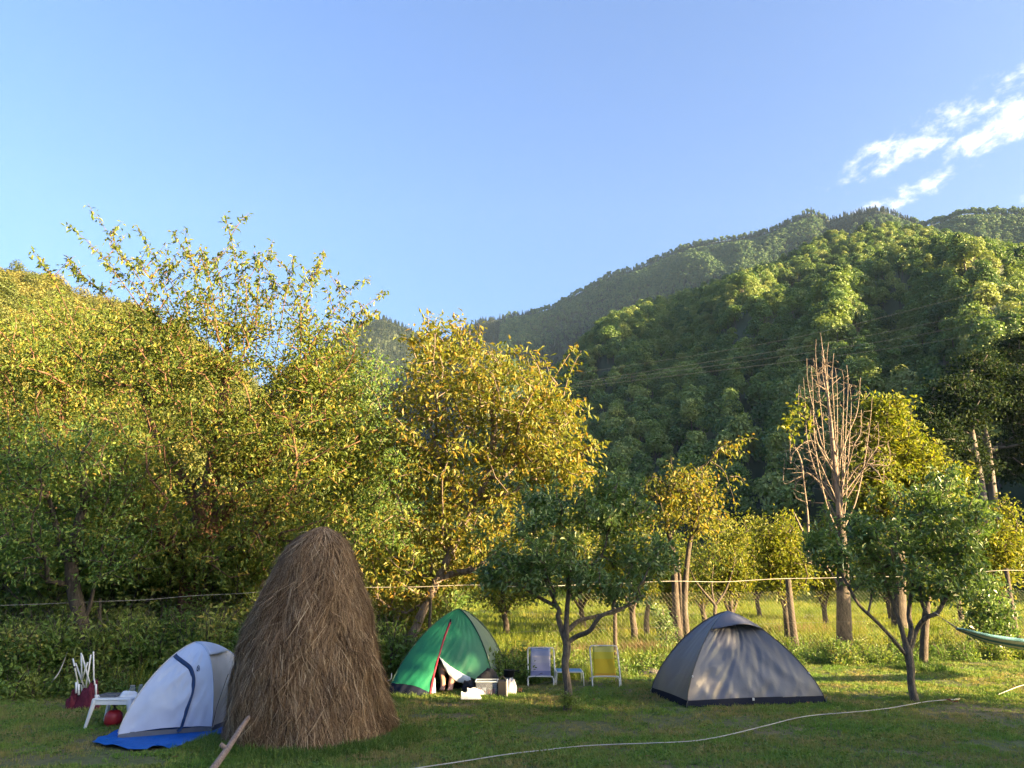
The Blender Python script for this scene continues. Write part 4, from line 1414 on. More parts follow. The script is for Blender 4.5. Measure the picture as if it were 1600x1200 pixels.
TARP_F = plain('tarp_blue', (0.005, 0.10, 0.40), 0.6, 0.2, 6, 0.5, 25, spec=0.15)
STEEL = plain('steel', (0.35, 0.36, 0.38), 0.35, 0.1, metal=0.8)

# dark dome tent
A, B, D_ = gp(1073, 1106), gp(1291, 1098), gp(1017, 1084)
Cc = B + (D_ - A)
ctr = (B + D_) / 2
hD = at(1143, 956, ctr.y - 0.02).z
tent = Dome([A, B, Cc, D_], (ctr.x - 0.04, ctr.y), hD, [1.42, 1.38, 1.38, 1.42])
dt = thing('dome_tent', 'slate grey dome tent with a hooded vent in front of the right apple tree', 'tent', ctr)
MB().grid(lambda u, v: tent.face(0, u, 0.075 + 0.925 * qs(v), 0.03, 0.024, 1.0), 48, 48).build('front_panel', GREY_F, dt, smooth=True)
for k in (1, 2, 3):
    MB().grid(lambda u, v: tent.face(k, u, 0.075 + 0.925 * qs(v), 0.03, 0.007, k * 3.0), 24, 30).build('side_panel', GREY_F, dt, smooth=True)
for k in range(4):
    mb = MB().grid(lambda u, v: tent.face(k, u, v * 0.072, 0.0, 0.004, k * 5.0) + Vector((0, 0, 0.012 * math.sin(u * PI) * v)), 24, 3)
    mb.build('base_skirt', NAVY_F, dt, smooth=True)
fn = (B - A).to_2d()
fn = Vector((fn.y, -fn.x, 0)).normalized()


def hood(u, v):
    q = 0.795 + 0.05 * math.sin(PI * u) + (1 - 0.795 - 0.05 * math.sin(PI * u)) * qs(v)
    p = tent.face(0, u, q, -0.02, 0.003, 2.0)
    return p + fn * (0.20 * math.sin(PI * u) ** 0.8 * (1 - v) ** 1.2 + 0.012) + Vector((0, 0, 0.012 + 0.02 * math.sin(PI * u) * (1 - v)))


MB().grid(hood, 26, 14).build('hood', GREY_F, dt, smooth=True, solid=0.004)
for k in range(4):
    MB().tube([tent.pole(k, qs(v / 24)) + Vector((0, 0, 0.006)) for v in range(1, 25)], 0.0055, 6).build('pole', plain('pole_dark', (0.05, 0.052, 0.06), 0.5) if k == 0 else bpy.data.materials['pole_dark'], dt, smooth=True)
for q in (0.32,):
    for k in (0, 1):
        MB().box(tent.pole(k, q) + fn * 0.012, (0.018, 0.018, 0.022)).build('clip', WHITE_P, dt, bevel=0.004)
for c in (A, B, D_):
    MB().tube([c + Vector((0, 0, -0.05)), c + Vector((0, -0.01, 0.05)), c + Vector((0.01, -0.03, 0.075))], 0.0045, 5).build('peg', STEEL, dt)
mm = A.lerp(B, 0.47)
MB().box((mm.x, mm.y - 0.01, 0.075), (0.025, 0.012, 0.03)).build('toggle', WHITE_P, dt)

# green tent with an open door
A, B = gp(607, 1084), gp(771, 1074)
fwd_ = Vector((0.10, 1.0, 0))
Cc, D_ = B + fwd_ * 1.75, A + fwd_ * 1.75
ctr = A.lerp(B, 0.57) + fwd_ * 0.62
hG = at(701, 952, ctr.y).z
gt_ = Dome([A, B, Cc, D_], (ctr.x, ctr.y), hG, [1.42, 1.48, 1.5, 1.5])
gt_o = thing('green_tent', 'green tent with red zip and open door behind the haystack', 'tent', ctr)
SZ = 0.415


def front(s, q, sag=0.0):
    p = gt_.face(0, s, q, sag, 0.012, 4.0)
    sh_ = math.sin(PI / 2 * s / SZ) if s < SZ else math.cos(PI / 2 * (s - SZ) / (1 - SZ))
    return p + Vector((0.0, -1, 0)) * 0.44 * max(0, 1 - q) ** 1.4 * sh_ ** 0.85


def skirt_top(s):
    return 0.03 + 0.10 * math.cos(PI / 2 * (s / SZ) ** 1.6)


MB().grid(lambda u, v: front(u * SZ, skirt_top(u * SZ) + (1 - skirt_top(u * SZ)) * qs(v), -0.01), 26, 40).build('front_panel', GREEN_F, gt_o, smooth=True)
MB().grid(lambda u, v: front(u * SZ, skirt_top(u * SZ) * v * 0.985), 26, 4).build('base_skirt', NAVY_F, gt_o, smooth=True)


def qlow(s):
    u = (s - SZ) / (1 - SZ)
    return 0.40 * (1 - u) ** 1.15 + 0.035


MB().grid(lambda u, v: front(SZ + u * (1 - SZ), qlow(SZ + u * (1 - SZ)) + (1 - qlow(SZ + u * (1 - SZ))) * qs(v), -0.01), 34, 40).build('door_panel', GREEN_F, gt_o, smooth=True)


def flap(u, v):
    s = SZ + 0.004 + u * 0.62 * (1 - SZ)
    p = front(s, qlow(s)) + Vector((0, -0.012, 0.004))
    drop = 0.165 * math.sin(PI * min(1, (0.02 + u * 0.86)) ** 0.9) ** 0.9
    return p + Vector((0.02 * v, 0.05 * v * (v - 1.2), -drop * v))


MB().grid(flap, 24, 8).build('door_flap', LIN_F, gt_o, smooth=True, solid=0.004)
zp = [front(SZ - 0.002, q) + Vector((0, -0.012, 0.004)) for q in np.linspace(0.02, 0.84, 30)]
mb = MB()
mb.grid(lambda u, v: zp[min(29, int(round(v * 29)))] + Vector(((u - 0.5) * 0.030, -0.004 * math.sin(PI * u), 0)), 2, 29)
mb.build('zip', RED_F, gt_o, smooth=True, solid=0.003)
MB().box(zp[-1] + Vector((0, -0.004, 0.02)), (0.022, 0.012, 0.04)).build('zip_pull', BLACK, gt_o)
MB().grid(lambda u, v: front(SZ, 0.02 + 0.17 * v) + Vector((0.018 + 0.055 * u * (1 - v), 0.02 + 0.05 * u, 0)), 4, 8).build('door_lining', LIN_F, gt_o, smooth=True)
for k in (1, 2, 3):
    MB().grid(lambda u, v: gt_.face(k, u, 0.02 + 0.98 * qs(v), 0.03, 0.008, k * 7.0), 20, 28).build('side_panel', GREENG_F if k == 1 else GREEN_F, gt_o, smooth=True)
for k in range(4):
    MB().tube([gt_.pole(k, qs(v / 24)) + Vector((0, -0.006 if k < 2 else 0.006, 0.006)) for v in range(0, 25)], 0.009 if k == 1 else 0.006, 6).build('pole', plain('pole_green', (0.012, 0.06, 0.042), 0.5) if k == 0 else bpy.data.materials['pole_green'], gt_o, smooth=True)
fl = MB()
fl.grid(lambda u, v: A.lerp(B, u) + fwd_ * (v * 1.72 - 0.12 * math.sin(PI * u) * (1 - v)) + Vector((0, 0, 0.025)), 8, 8)
fl.build('groundsheet', NAVY_F, gt_o)
# inner cabin of dark mosquito net
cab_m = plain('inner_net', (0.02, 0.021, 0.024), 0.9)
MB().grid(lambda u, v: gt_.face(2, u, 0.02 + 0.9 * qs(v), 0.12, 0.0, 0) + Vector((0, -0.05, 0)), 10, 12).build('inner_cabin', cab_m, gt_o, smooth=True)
gl = [((-0.0), (600, 1062), (584, 1048)), (0, (598, 1072), (588, 1085))]
for c, (x0, y0), (x1, y1) in gl:
    MB().tube([at(608, 1078, A.y - 0.02), at((608 + x1) / 2, (1078 + y1) / 2 + 3, A.y - 0.05), gp(x1, max(y1, 1085), 0.02) if y1 > 1080 else at(x1, y1, A.y + 0.4)], 0.004, 4).build('guy_rope', LINE, gt_o)
o = MB().tube(smooth_path([at(586, 1056, 10.4), at(598, 1064, 10.3), at(610, 1062, 10.3), at(612, 1052, 10.35)], 4), 0.006, 5).build('cord', LINE, None, smooth=True)
tag(o, 'loop of pale cord in the weeds left of the green tent', 'cord')

# white tent on its blue tarp
A, B = gp(182, 1156), gp(330, 1144)
Cc, D_ = gp(398, 1118), gp(252, 1116)
apx = at(306, 1004, (A.y + Cc.y) / 2 + 0.05)
wt = Dome([A, B, Cc, D_], (apx.x, apx.y), apx.z, [1.48, 2.5, 2.0, 1.6])
wt_o = thing('white_tent', 'pale blue white tent with curved blue stripe beside the haystack', 'tent', (A + Cc) / 2)
MB().grid(lambda u, v: wt.face(0, u, 0.055 + 0.945 * qs(v) + 0.03 * math.sin(PI * u * 0.9) * (1 - v) ** 3, -0.03, 0.024, 11.0), 50, 44).build('front_panel', PALE_F, wt_o, smooth=True)
MB().grid(lambda u, v: wt.face(1, u, 0.05 + 0.95 * qs(v), 0.02, 0.010, 12.0), 26, 34).build('door_panel', CREAM_F, wt_o, smooth=True)
for k in (2, 3):
    MB().grid(lambda u, v: wt.face(k, u, 0.04 + 0.96 * qs(v), 0.02, 0.010, 13.0 + k), 20, 24).build('side_panel', PALE_F, wt_o, smooth=True)
for k in range(4):
    MB().grid(lambda u, v: wt.face(k, u, 0.06 * v, 0.02, 0.004, k * 5.0) + Vector((0, 0.012, 0.008)), 20, 3).build('base_skirt', plain('skirt_grey', (0.10, 0.12, 0.16), 0.6) if k == 0 else bpy.data.materials['skirt_grey'], wt_o, smooth=True)
# the blue stripe: a webbing sewn over the front panel
sp = []
for x, y in ((274, 1025), (286, 1034), (297, 1044), (303, 1056), (303, 1070), (300, 1086), (295, 1104), (289, 1122), (284, 1140), (279, 1153)):
    best = None
    for iu in range(0, 61):
        for iq in range(0, 61):
            q = 0.03 + 0.95 * iq / 60
            p = wt.face(0, iu / 60, q, -0.03, 0.0, 11.0)
            d = p - EYE
            d = d / (d.y * math.cos(PITCH) + d.z * math.sin(PITCH))
            X = 800 + F_PX * d.x
            Yp = 600 - F_PX * (-d.y * math.sin(PITCH) + d.z * math.cos(PITCH))
            e = (X - x) ** 2 + (Yp - y) ** 2
            if best is None or e < best[0]:
                best = (e, iu / 60, q)
    sp.append((best[1], best[2]))
sps = smooth_path([Vector((u, q, 0)) for u, q in sp], 5)


def stripe(u, v):
    i = min(len(sps) - 1, int(round(v * (len(sps) - 1))))
    a, b = sps[max(0, i - 1)], sps[min(len(sps) - 1, i + 1)]
    t_ = (wt.face(0, b.x, b.y, -0.03, 0.0, 11.0) - wt.face(0, a.x, a.y, -0.03, 0.0, 11.0)).normalized()
    p = wt.face(0, sps[i].x, sps[i].y, -0.03, 0.024, 11.0)
    nn = Vector((-0.25, -0.85, 0.45)).normalized()
    sd = t_.cross(nn).normalized()
    return p + nn * 0.014 + sd * (u - 0.5) * 0.044


MB().grid(stripe, 2, len(sps) - 1).build('stripe', BLUE_F, wt_o, smooth=True, solid=0.003)


def wproj(p):
    d = p - EYE
    d = d / (d.y * math.cos(PITCH) + d.z * math.sin(PITCH))
    return (800 + F_PX * d.x, 600 - F_PX * (-d.y * math.sin(PITCH) + d.z * math.cos(PITCH)))


# small hood over the door and the flap line
def whood(u, v):
    q = 0.86 + 0.14 * qs(v)
    p = wt.face(1, u * 0.96 + 0.02, q, -0.02, 0.004, 3.0)
    return p + Vector((0.35, -0.9, 0)).normalized() * (0.07 * math.sin(PI * u) * (1 - v) + 0.014) + Vector((0, 0, 0.012))


MB().grid(whood, 14, 8).build('hood', PALE_F, wt_o, smooth=True, solid=0.003)
em = wt.face(0, 0.93, 0.70, -0.03, 0.016, 11.0) + Vector((-0.1, -0.03, 0.015))
MB().lathe((0, 0, 0), [(0.0001, 0), (0.016, 0), (0.016, 0.004), (0.0001, 0.004)], 14)
lg = MB()
for k in range(3):
    lg.box(em + Vector((-0.004 + 0.006 * (k % 2), 0, 0.018 - 0.018 * k)), (0.012, 0.004, 0.010))
ring = [em + Vector((0.013 * math.cos(a), 0.0, 0.036 * math.sin(a))) for a in np.linspace(0, 2 * PI, 19)]
lg.tube(ring, 0.0028, 5)
lg.build('emblem', NAVY_F, wt_o)
for k in range(4):
    MB().tube([wt.pole(k, qs(v / 24)) + Vector((0, -0.004, 0.004)) for v in range(1, 25)], 0.006, 6).build('pole', PALE_F if k else CREAM_F, wt_o, smooth=True)
mb = MB().tube([wt.pole(1, 0.66) + Vector((0.18, -0.03, 0)), wt.pole(1, 0.3) + Vector((0.06, -0.05, 0)), B + Vector((0.02, -0.04, 0.06))], 0.003, 4)
mb.build('guy_line', BLACK, wt_o)

# tarp
TB = [gp(143, 1164), gp(200, 1175), gp(255, 1172), gp(300, 1164), gp(352, 1152), gp(400, 1138), gp(420, 1120), gp(330, 1108), gp(250, 1112), gp(190, 1142)]
tc_ = sum(TB, Vector()) / len(TB)
mb = MB()
ring_n = 72


def tarp_pt(u, v):
    f = (u * len(TB)) % len(TB)
    i = int(f)
    a, b = TB[i % len(TB)], TB[(i + 1) % len(TB)]
    e = a.lerp(b, f - i)
    p = tc_.lerp(e, v * (1 + 0.03 * math.sin(u * 60)))
    p.z = 0.012 + (0.034 * (0.5 + noise.noise(Vector((p.x * 7, p.y * 13, 2))) + 0.5 * noise.noise(Vector((p.x * 21, p.y * 25, 5)))) * max(0, v - 0.6) * 2.8 if v > 0.6 else 0)
    return p


mb.grid(tarp_pt, ring_n, 14)
tp = mb.build('tarp', TARP_F, None, smooth=True)
tag(tp, 'crumpled bright blue tarp spread under the white tent', 'tarp')

# ------------------------------------------------------------------ person sitting in the green tent's doorway, bare feet on the grass


def skin_mesh(name, verts, edges, mat, parent, sub=2):
    """verts: (x,y,z,r); one continuous surface grown over the joints"""
    me = bpy.data.meshes.new(name)
    me.from_pydata([v[:3] for v in verts], edges, [])
    me.materials.append(mat)
    o = link(name, me, parent)
    m = o.modifiers.new('skin', 'SKIN')
    for d, v in zip(me.skin_vertices[0].data, verts):
        r = v[3]
        d.radius = (r, r * (v[4] if len(v) > 4 else 1.0))
    me.skin_vertices[0].data[0].use_root = True
    m.use_smooth_shade = True
    s = o.modifiers.new('sub', 'SUBSURF')
    s.levels = s.render_levels = sub
    return o


SKIN = plain('skin', (0.46, 0.25, 0.18), 0.5, 0.12, 9)
SHIRT = plain('dark_shirt', (0.02, 0.022, 0.03), 0.85)
SHORTS = plain('dark_shorts', (0.03, 0.03, 0.04), 0.85)
HAIR = plain('hair_dark', (0.02, 0.013, 0.009), 0.6)
fl_, fr2 = gp(691, 1083), gp(704, 1082)
px0, py0 = (fl_.x + fr2.x) / 2, fl_.y
per = thing('person', 'person with bare feet reclining inside the open green tent doorway', 'person', (px0, py0 + 0.62, 0))
V_, E_ = [], []


def v_(x, y, z, r, k=1.0, p=None):
    V_.append((px0 + x, py0 + y, z, r, k))
    if p is not None:
        E_.append((p, len(V_) - 1))
    return len(V_) - 1


pel = v_(0, 0.66, 0.16, 0.125)
sp1 = v_(0, 0.83, 0.22, 0.115, 1, pel)
ch = v_(0, 1.02, 0.31, 0.125, 1, sp1)
nk = v_(0, 1.15, 0.38, 0.05, 1, ch)
h1 = v_(0, 1.20, 0.43, 0.068, 1, nk)
h2 = v_(0, 1.25, 0.50, 0.085, 1, h1)
v_(0, 1.28, 0.57, 0.055, 1, h2)
nose = v_(0, 1.165, 0.525, 0.014, 1, h2)
for sgn in (-1, 1):
    v_(sgn * 0.085, 1.27, 0.50, 0.014, 1, h2)
    sh_ = v_(sgn * 0.17, 1.04, 0.34, 0.055, 1, ch)
    el = v_(sgn * 0.24, 0.82, 0.22, 0.042, 1, sh_)
    wr_ = v_(sgn * 0.15, 0.66, 0.33, 0.028, 1, el)
    hd = v_(sgn * 0.12, 0.60, 0.34, 0.030, 0.6, wr_)
    for fi in range(4):
        a = v_(sgn * (0.105 - 0.022 * fi), 0.550 + 0.004 * fi, 0.345 - 0.004 * fi, 0.009, 1, hd)
        v_(sgn * (0.100 - 0.022 * fi), 0.515 + 0.010 * (fi == 3), 0.335, 0.008, 1, a)
    a = v_(sgn * 0.085, 0.58, 0.36, 0.010, 1, hd)
    v_(sgn * 0.065, 0.55, 0.36, 0.009, 1, a)
    hip = v_(sgn * 0.09, 0.56, 0.17, 0.088, 1, pel)
    kx = sgn * (0.085 if sgn > 0 else 0.10)
    kn_ = v_(kx, 0.30, 0.345, 0.056, 1, hip)
    calf = v_(kx * 0.9, 0.23, 0.25, 0.052, 1, kn_)
    fx = sgn * 0.055
    ank = v_(fx, 0.12, 0.105, 0.034, 1, calf)
    ball = v_(fx, -0.02, 0.052, 0.036, 0.75, ank)
    heel = v_(fx, 0.155, 0.035, 0.032, 1, ank)
    for ti in range(5):
        a = v_(fx + sgn * (-0.028 + 0.0145 * ti), -0.062 + 0.005 * ti, 0.052, 0.0125 - 0.001 * ti, 1, ball)
        v_(fx + sgn * (-0.030 + 0.0150 * ti), -0.085 + 0.008 * ti, 0.056, 0.0115 - 0.001 * ti, 1, a)
skin_mesh('body', V_, E_, SKIN, per)
V_, E_ = [], []
a = v_(0, 0.665, 0.17, 0.142)
b = v_(0, 0.83, 0.22, 0.132, 1, a)
c = v_(0, 1.02, 0.31, 0.142, 1, b)
v_(0, 1.12, 0.36, 0.075, 1, c)
for sgn in (-1, 1):
    s1 = v_(sgn * 0.17, 1.04, 0.34, 0.068, 1, c)
    v_(sgn * 0.205, 0.92, 0.27, 0.060, 1, s1)
skin_mesh('shirt', V_, E_, SHIRT, per)
V_, E_ = [], []
a = v_(0, 0.67, 0.15, 0.146)
for sgn in (-1, 1):
    h_ = v_(sgn * 0.09, 0.56, 0.17, 0.102, 1, a)
    v_(sgn * 0.092, 0.42, 0.27, 0.082, 1, h_)
skin_mesh('shorts', V_, E_, SHORTS, per)
MB().lathe((px0, py0 + 1.27, 0.505), [(0.02, 0.105), (0.06, 0.095), (0.09, 0.06), (0.098, 0.0), (0.085, -0.05)][::-1], 16).build('hair', HAIR, per, smooth=True)
for sgn in (-1, 1):
    MB().lathe((px0 + sgn * 0.032, py0 + 1.175, 0.545), [(0.004, -0.012), (0.012, 0.0), (0.004, 0.012)], 8).build('eye', BLACK, per, smooth=True)
MB().box((px0, py0 + 1.165, 0.475), (0.045, 0.012, 0.010)).build('mouth', RED_F, per, bevel=0.003)

# ------------------------------------------------------------------ things by the green tent


def shoe(p, rz, label):
    t = thing('sneaker', label, 'shoe', p, 'white sneakers by the green tent')
    ca, sa2 = math.cos(rz), math.sin(rz)

    def W(x, y, z):
        return Vector((p.x + x * ca - y * sa2, p.y + x * sa2 + y * ca, p.z + z))

    def half(s):  # width along the shoe
        return 0.034 + 0.012 * math.sin(PI * min(1, s * 1.1)) - 0.012 * max(0, (s - 0.85) / 0.15) ** 2
    mb_ = MB()
    mb_.grid(lambda u, v: W(-0.135 + 0.27 * u, half(u) * 1.05 * math.cos(v * 2 * PI), 0.014 + 0.014 * (1 if math.sin(v * 2 * PI) > 0 else -1) * abs(math.sin(v * 2 * PI)) ** 0.4), 14, 12)
    mb_.build('sole', WHITE_P, t, smooth=True)

    def top(u):
        return 0.028 + (0.075 if u < 0.35 else 0.075 - 0.055 * ((u - 0.35) / 0.65) ** 0.8) - 0.018 * math.exp(-((u - 0.17) / 0.1) ** 2)
    mb_ = MB()
    mb_.grid(lambda u, v: W(-0.13 + 0.255 * u, half(u) * math.cos(v * PI) * (1 - 0.25 * math.sin(v * PI)), 0.024 + (top(u) - 0.024) * math.sin(v * PI) ** 0.75), 14, 12)
    mb_.build('upper', plain('shoe_white', (0.66, 0.66, 0.68), 0.7, 0.08, 30) if 'shoe_white' not in bpy.data.materials else bpy.data.materials['shoe_white'], t, smooth=True)
    mb_ = MB()
    for k in range(4):
        x = -0.02 + 0.028 * k
        mb_.tube([W(x, -0.024, top((x + 0.13) / 0.255) + 0.001), W(x + 0.005, 0, top((x + 0.13) / 0.255) + 0.006), W(x, 0.024, top((x + 0.13) / 0.255) + 0.001)], 0.004, 5)
    mb_.build('laces', WHITE_P, t)
    return t


p = gp(736, 1091, 0.035)
shoe(Vector((p.x, p.y, 0.02)), 0.1, 'white sneaker on the grass nearest the camera by the green tent')
p = gp(744, 1085, 0.03)
shoe(Vector((p.x, p.y + 0.02, 0.02)), 0.35, 'white sneaker just behind its mate beside the clear box')

# clear storage box with food packs
CLEAR, ct, cpn = base_mat('clear_plastic')
cpn.inputs['Base Color'].default_value = (0.70, 0.76, 0.84, 1)
cpn.inputs['Roughness'].default_value = 0.25
cpn.inputs['Transmission Weight'].default_value = 0.88
cpn.inputs['IOR'].default_value = 1.15
b0 = gp(760, 1089)
bc = Vector((b0.x, b0.y + 0.16, 0.02))
bx_ = thing('storage_box', 'clear plastic storage box of food packs beside the white sneakers', 'box', bc)
mb = MB()
w2, d2, h2_ = 0.145, 0.12, 0.17
for (c, s) in (((0, -d2, h2_ / 2), (w2 * 2, 0.005, h2_)), ((0, d2, h2_ / 2), (w2 * 2, 0.005, h2_)), ((-w2 + 0.0025, 0, h2_ / 2), (0.005, d2 * 2 - 0.005, h2_)), ((w2 - 0.0025, 0, h2_ / 2), (0.005, d2 * 2 - 0.005, h2_)), ((0, 0, 0.003), (w2 * 2 - 0.01, d2 * 2 - 0.01, 0.005))):
    mb.box(bc + Vector(c), s)
mb.build('tub', CLEAR, bx_)
mb = MB()
for (c, s) in (((0, -d2 - 0.006, h2_), (w2 * 2 + 0.03, 0.014, 0.014)), ((0, d2 + 0.006, h2_), (w2 * 2 + 0.03, 0.014, 0.014)), ((-w2 - 0.006, 0, h2_), (0.014, d2 * 2, 0.014)), ((w2 + 0.006, 0, h2_), (0.014, d2 * 2, 0.014))):
    mb.box(bc + Vector(c), s)
mb.build('rim', LIN_F, bx_, bevel=0.003)
PACKRED = plain('pack_red', (0.42, 0.03, 0.03), 0.5)
packs = [(-0.10, -0.08, 0.055, 0.075, PACKRED, 'can', 'red tin standing left in the clear storage box'),
         (-0.035, -0.085, 0.05, 0.085, WHITE_P, 'carton', 'white carton in the middle of the clear storage box'),
         (0.03, -0.08, 0.05, 0.06, PACKRED, 'can', 'short red tin in the middle of the clear storage box'),
         (0.09, -0.085, 0.05, 0.07, PACKRED, 'can', 'red tin standing right in the clear storage box')]
for (x, y, w, h, m, nm, lb) in packs:
    c = bc + Vector((x, y, 0.008))
    if nm == 'can':
        t = thing('can', lb, 'can', c, 'tins in the clear storage box')
        MB().lathe(c, [(w * 0.46, 0), (w * 0.5, 0.004), (w * 0.5, h - 0.004), (w * 0.46, h)], 16).build('body', m, t, smooth=False)
        MB().lathe(c + Vector((0, 0, h)), [(w * 0.48, 0), (w * 0.48, 0.004), (w * 0.42, 0.002)], 16).build('lid', STEEL, t)
    else:
        t = thing('carton', lb, 'carton', c)
        MB().box(c + Vector((0, 0, h / 2)), (w, w * 0.7, h)).build('body', m, t, bevel=0.003)
        MB().box(c + Vector((0, -w * 0.35 - 0.0015, h * 0.35)), (w * 0.8, 0.002, h * 0.3)).build('label_band', PACKRED, t)


def lump(name, label, cat, c, sx, sy, sz, mat, seed, amp=0.3, parts_=None):
    t = thing(name, label, cat, c)
    mb_ = MB()

    def f(u, v):
        a, e = u * 2 * PI, v * PI / 2
        d = Vector((math.cos(a) * math.cos(e), math.sin(a) * math.cos(e), math.sin(e)))
        k = 1 + amp * noise.noise(d * 1.7 + Vector((seed, 0, 0))) + amp * 0.6 * abs(noise.noise(d * 4 + Vector((seed, 3, 0))))
        return Vector((c[0] + d.x * sx * k, c[1] + d.y * sy * k, c[2] + d.z * sz * k))
    mb_.grid(f, 28, 12)
    mb_.build('cloth', mat, t, smooth=True)
    if parts_:
        parts_(t)
    return t


c = bc + Vector((-0.06, 0.30, 0))
DARK = plain('dark_cloth', (0.012, 0.014, 0.020), 0.85, 0.3, 10, 0.5, 30)
lump('jacket', 'dark jacket heaped by the tent corner behind the clear box', 'jacket', (bc.x - 0.02, bc.y + 0.30, 0.0), 0.20, 0.14, 0.27, DARK, 3.0)
q = gp(729, 1086)
lump('bag', 'dark cloth bag in the tent doorway beside the sneakers', 'bag', (q.x + 0.02, q.y + 0.22, 0.0), 0.11, 0.10, 0.15, DARK, 8.0)
# cool box with white side
q = gp(787, 1089)
cbx = thing('cool_box', 'small black cool box with white end panel right of clear box', 'cool box', (q.x, q.y + 0.1, 0))
MB().box((q.x - 0.025, q.y + 0.1, 0.10), (0.12, 0.2, 0.2)).build('body', BLACK, cbx, bevel=0.012)
MB().box((q.x + 0.045, q.y + 0.1, 0.105), (0.016, 0.205, 0.21)).build('end_panel', WHITE_P, cbx, bevel=0.004)
MB().tube(smooth_path([(q.x - 0.07, q.y + 0.1, 0.205), (q.x - 0.025, q.y + 0.1, 0.255), (q.x + 0.03, q.y + 0.1, 0.205)], 5), 0.006, 6).build('handle', BLACK, cbx, smooth=True)
lump('plastic_bag', 'crumpled pale plastic bag behind the black cool box', 'bag', (q.x + 0.11, q.y + 0.22, 0.0), 0.075, 0.07, 0.19, plain('bag_pale', (0.48, 0.49, 0.56), 0.4, 0.1, transl=0.2), 5.0)
# pot on a burner behind
q2 = gp(793, 1081)
pt = thing('cooking_pot', 'dark cooking pot standing behind the black cool box', 'pot', (q2.x + 0.02, q2.y + 0.35, 0))
MB().lathe((q2.x + 0.02, q2.y + 0.35, 0.16), [(0.07, 0), (0.08, 0.01), (0.08, 0.09), (0.086, 0.095), (0.076, 0.095), (0.07, 0.02)], 18).build('body', BLACK, pt, smooth=True)
MB().lathe((q2.x + 0.02, q2.y + 0.35, 0.0), [(0.075, 0), (0.07, 0.08), (0.05, 0.1), (0.06, 0.158)], 16).build('burner', STEEL, pt, smooth=True)
MB().tube([(q2.x + 0.10, q2.y + 0.35, 0.235), (q2.x + 0.17, q2.y + 0.33, 0.25)], 0.008, 6).build('handle', BLACK, pt)
# sandals
SAND = plain('sandal_brown', (0.24, 0.10, 0.045), 0.7, 0.2)
for k, (x, y, rz, lb) in enumerate(((799, 1082, 0.15, 'brown strappy sandal lying nearer the black cool box'), (808, 1082, -0.1, 'brown strappy sandal lying farther right on the grass'))):
    c = gp(x, y, 0.02)
    t = thing('sandal', lb, 'sandal', (c.x, c.y, 0), 'pair of sandals by the green tent')
    mb = MB()
    ca, sa2 = math.cos(rz), math.sin(rz)

    def W2(a, b, z):
        return Vector((c.x + a * ca - b * sa2, c.y + a * sa2 + b * ca, z))
    mb.grid(lambda u, v: W2(-0.1 + 0.2 * u, (0.03 + 0.012 * math.sin(u * PI)) * math.cos(v * 2 * PI), 0.03 + 0.012 * math.sin(v * 2 * PI)), 10, 10)
    mb.build('sole', BLACK, t, smooth=True)
    for u in (-0.05, 0.03, 0.06):
        MB().tube([W2(u, -0.036, 0.035), W2(u, -0.02, 0.075), W2(u, 0.02, 0.075), W2(u, 0.036, 0.035)], 0.009, 6).build('strap', SAND, t, smooth=True)

# ------------------------------------------------------------------ deck chairs and low table


def cloth_mat(name, bands, transl=0.45):
    """sling cloth printed with soft bands along its length (object z)"""
    m, t, p = base_mat(name)
    tc = N(t, 'ShaderNodeTexCoord')
    sx = N(t, 'ShaderNodeSeparateXYZ')
    t.links.new(tc.outputs['Generated'], sx.inputs[0])
    rp = N(t, 'ShaderNodeValToRGB')
    cr = rp.color_ramp
    cr.interpolation = 'CONSTANT'
    while len(cr.elements) < len(bands):
        cr.elements.new(0.5)
    for e, (pos, c) in zip(cr.elements, bands):
        e.position = pos
        e.color = (*c, 1)
    t.links.new(sx.outputs[2], rp.inputs[0])
    t.links.new(rp.outputs[0], p.inputs['Base Color'])
    p.inputs['Roughness'].default_value = 0.7
    tr = N(t, 'ShaderNodeBsdfTranslucent')
    t.links.new(rp.outputs[0], tr.inputs[0])
    mx = N(t, 'ShaderNodeMixShader', i_0=transl)
    t.links.new(p.outputs[0], mx.inputs[1])
    t.links.new(tr.outputs[0], mx.inputs[2])
    t.links.new(mx.outputs[0], t.nodes['Material Output'].inputs['Surface'])
    return m


YEL = cloth_mat('sling_yellow', [(0.0, (0.62, 0.36, 0.02)), (0.10, (0.66, 0.50, 0.02)), (0.55, (0.62, 0.56, 0.05)), (0.78, (0.60, 0.58, 0.18))])
LAV = cloth_mat('sling_lavender', [(0.0, (0.22, 0.24, 0.44)), (0.18, (0.44, 0.42, 0.55)), (0.40, (0.52, 0.48, 0.56)), (0.42, (0.40, 0.40, 0.55)), (0.44, (0.52, 0.50, 0.58)), (0.7, (0.40, 0.43, 0.62)), (0.86, (0.34, 0.40, 0.62))])


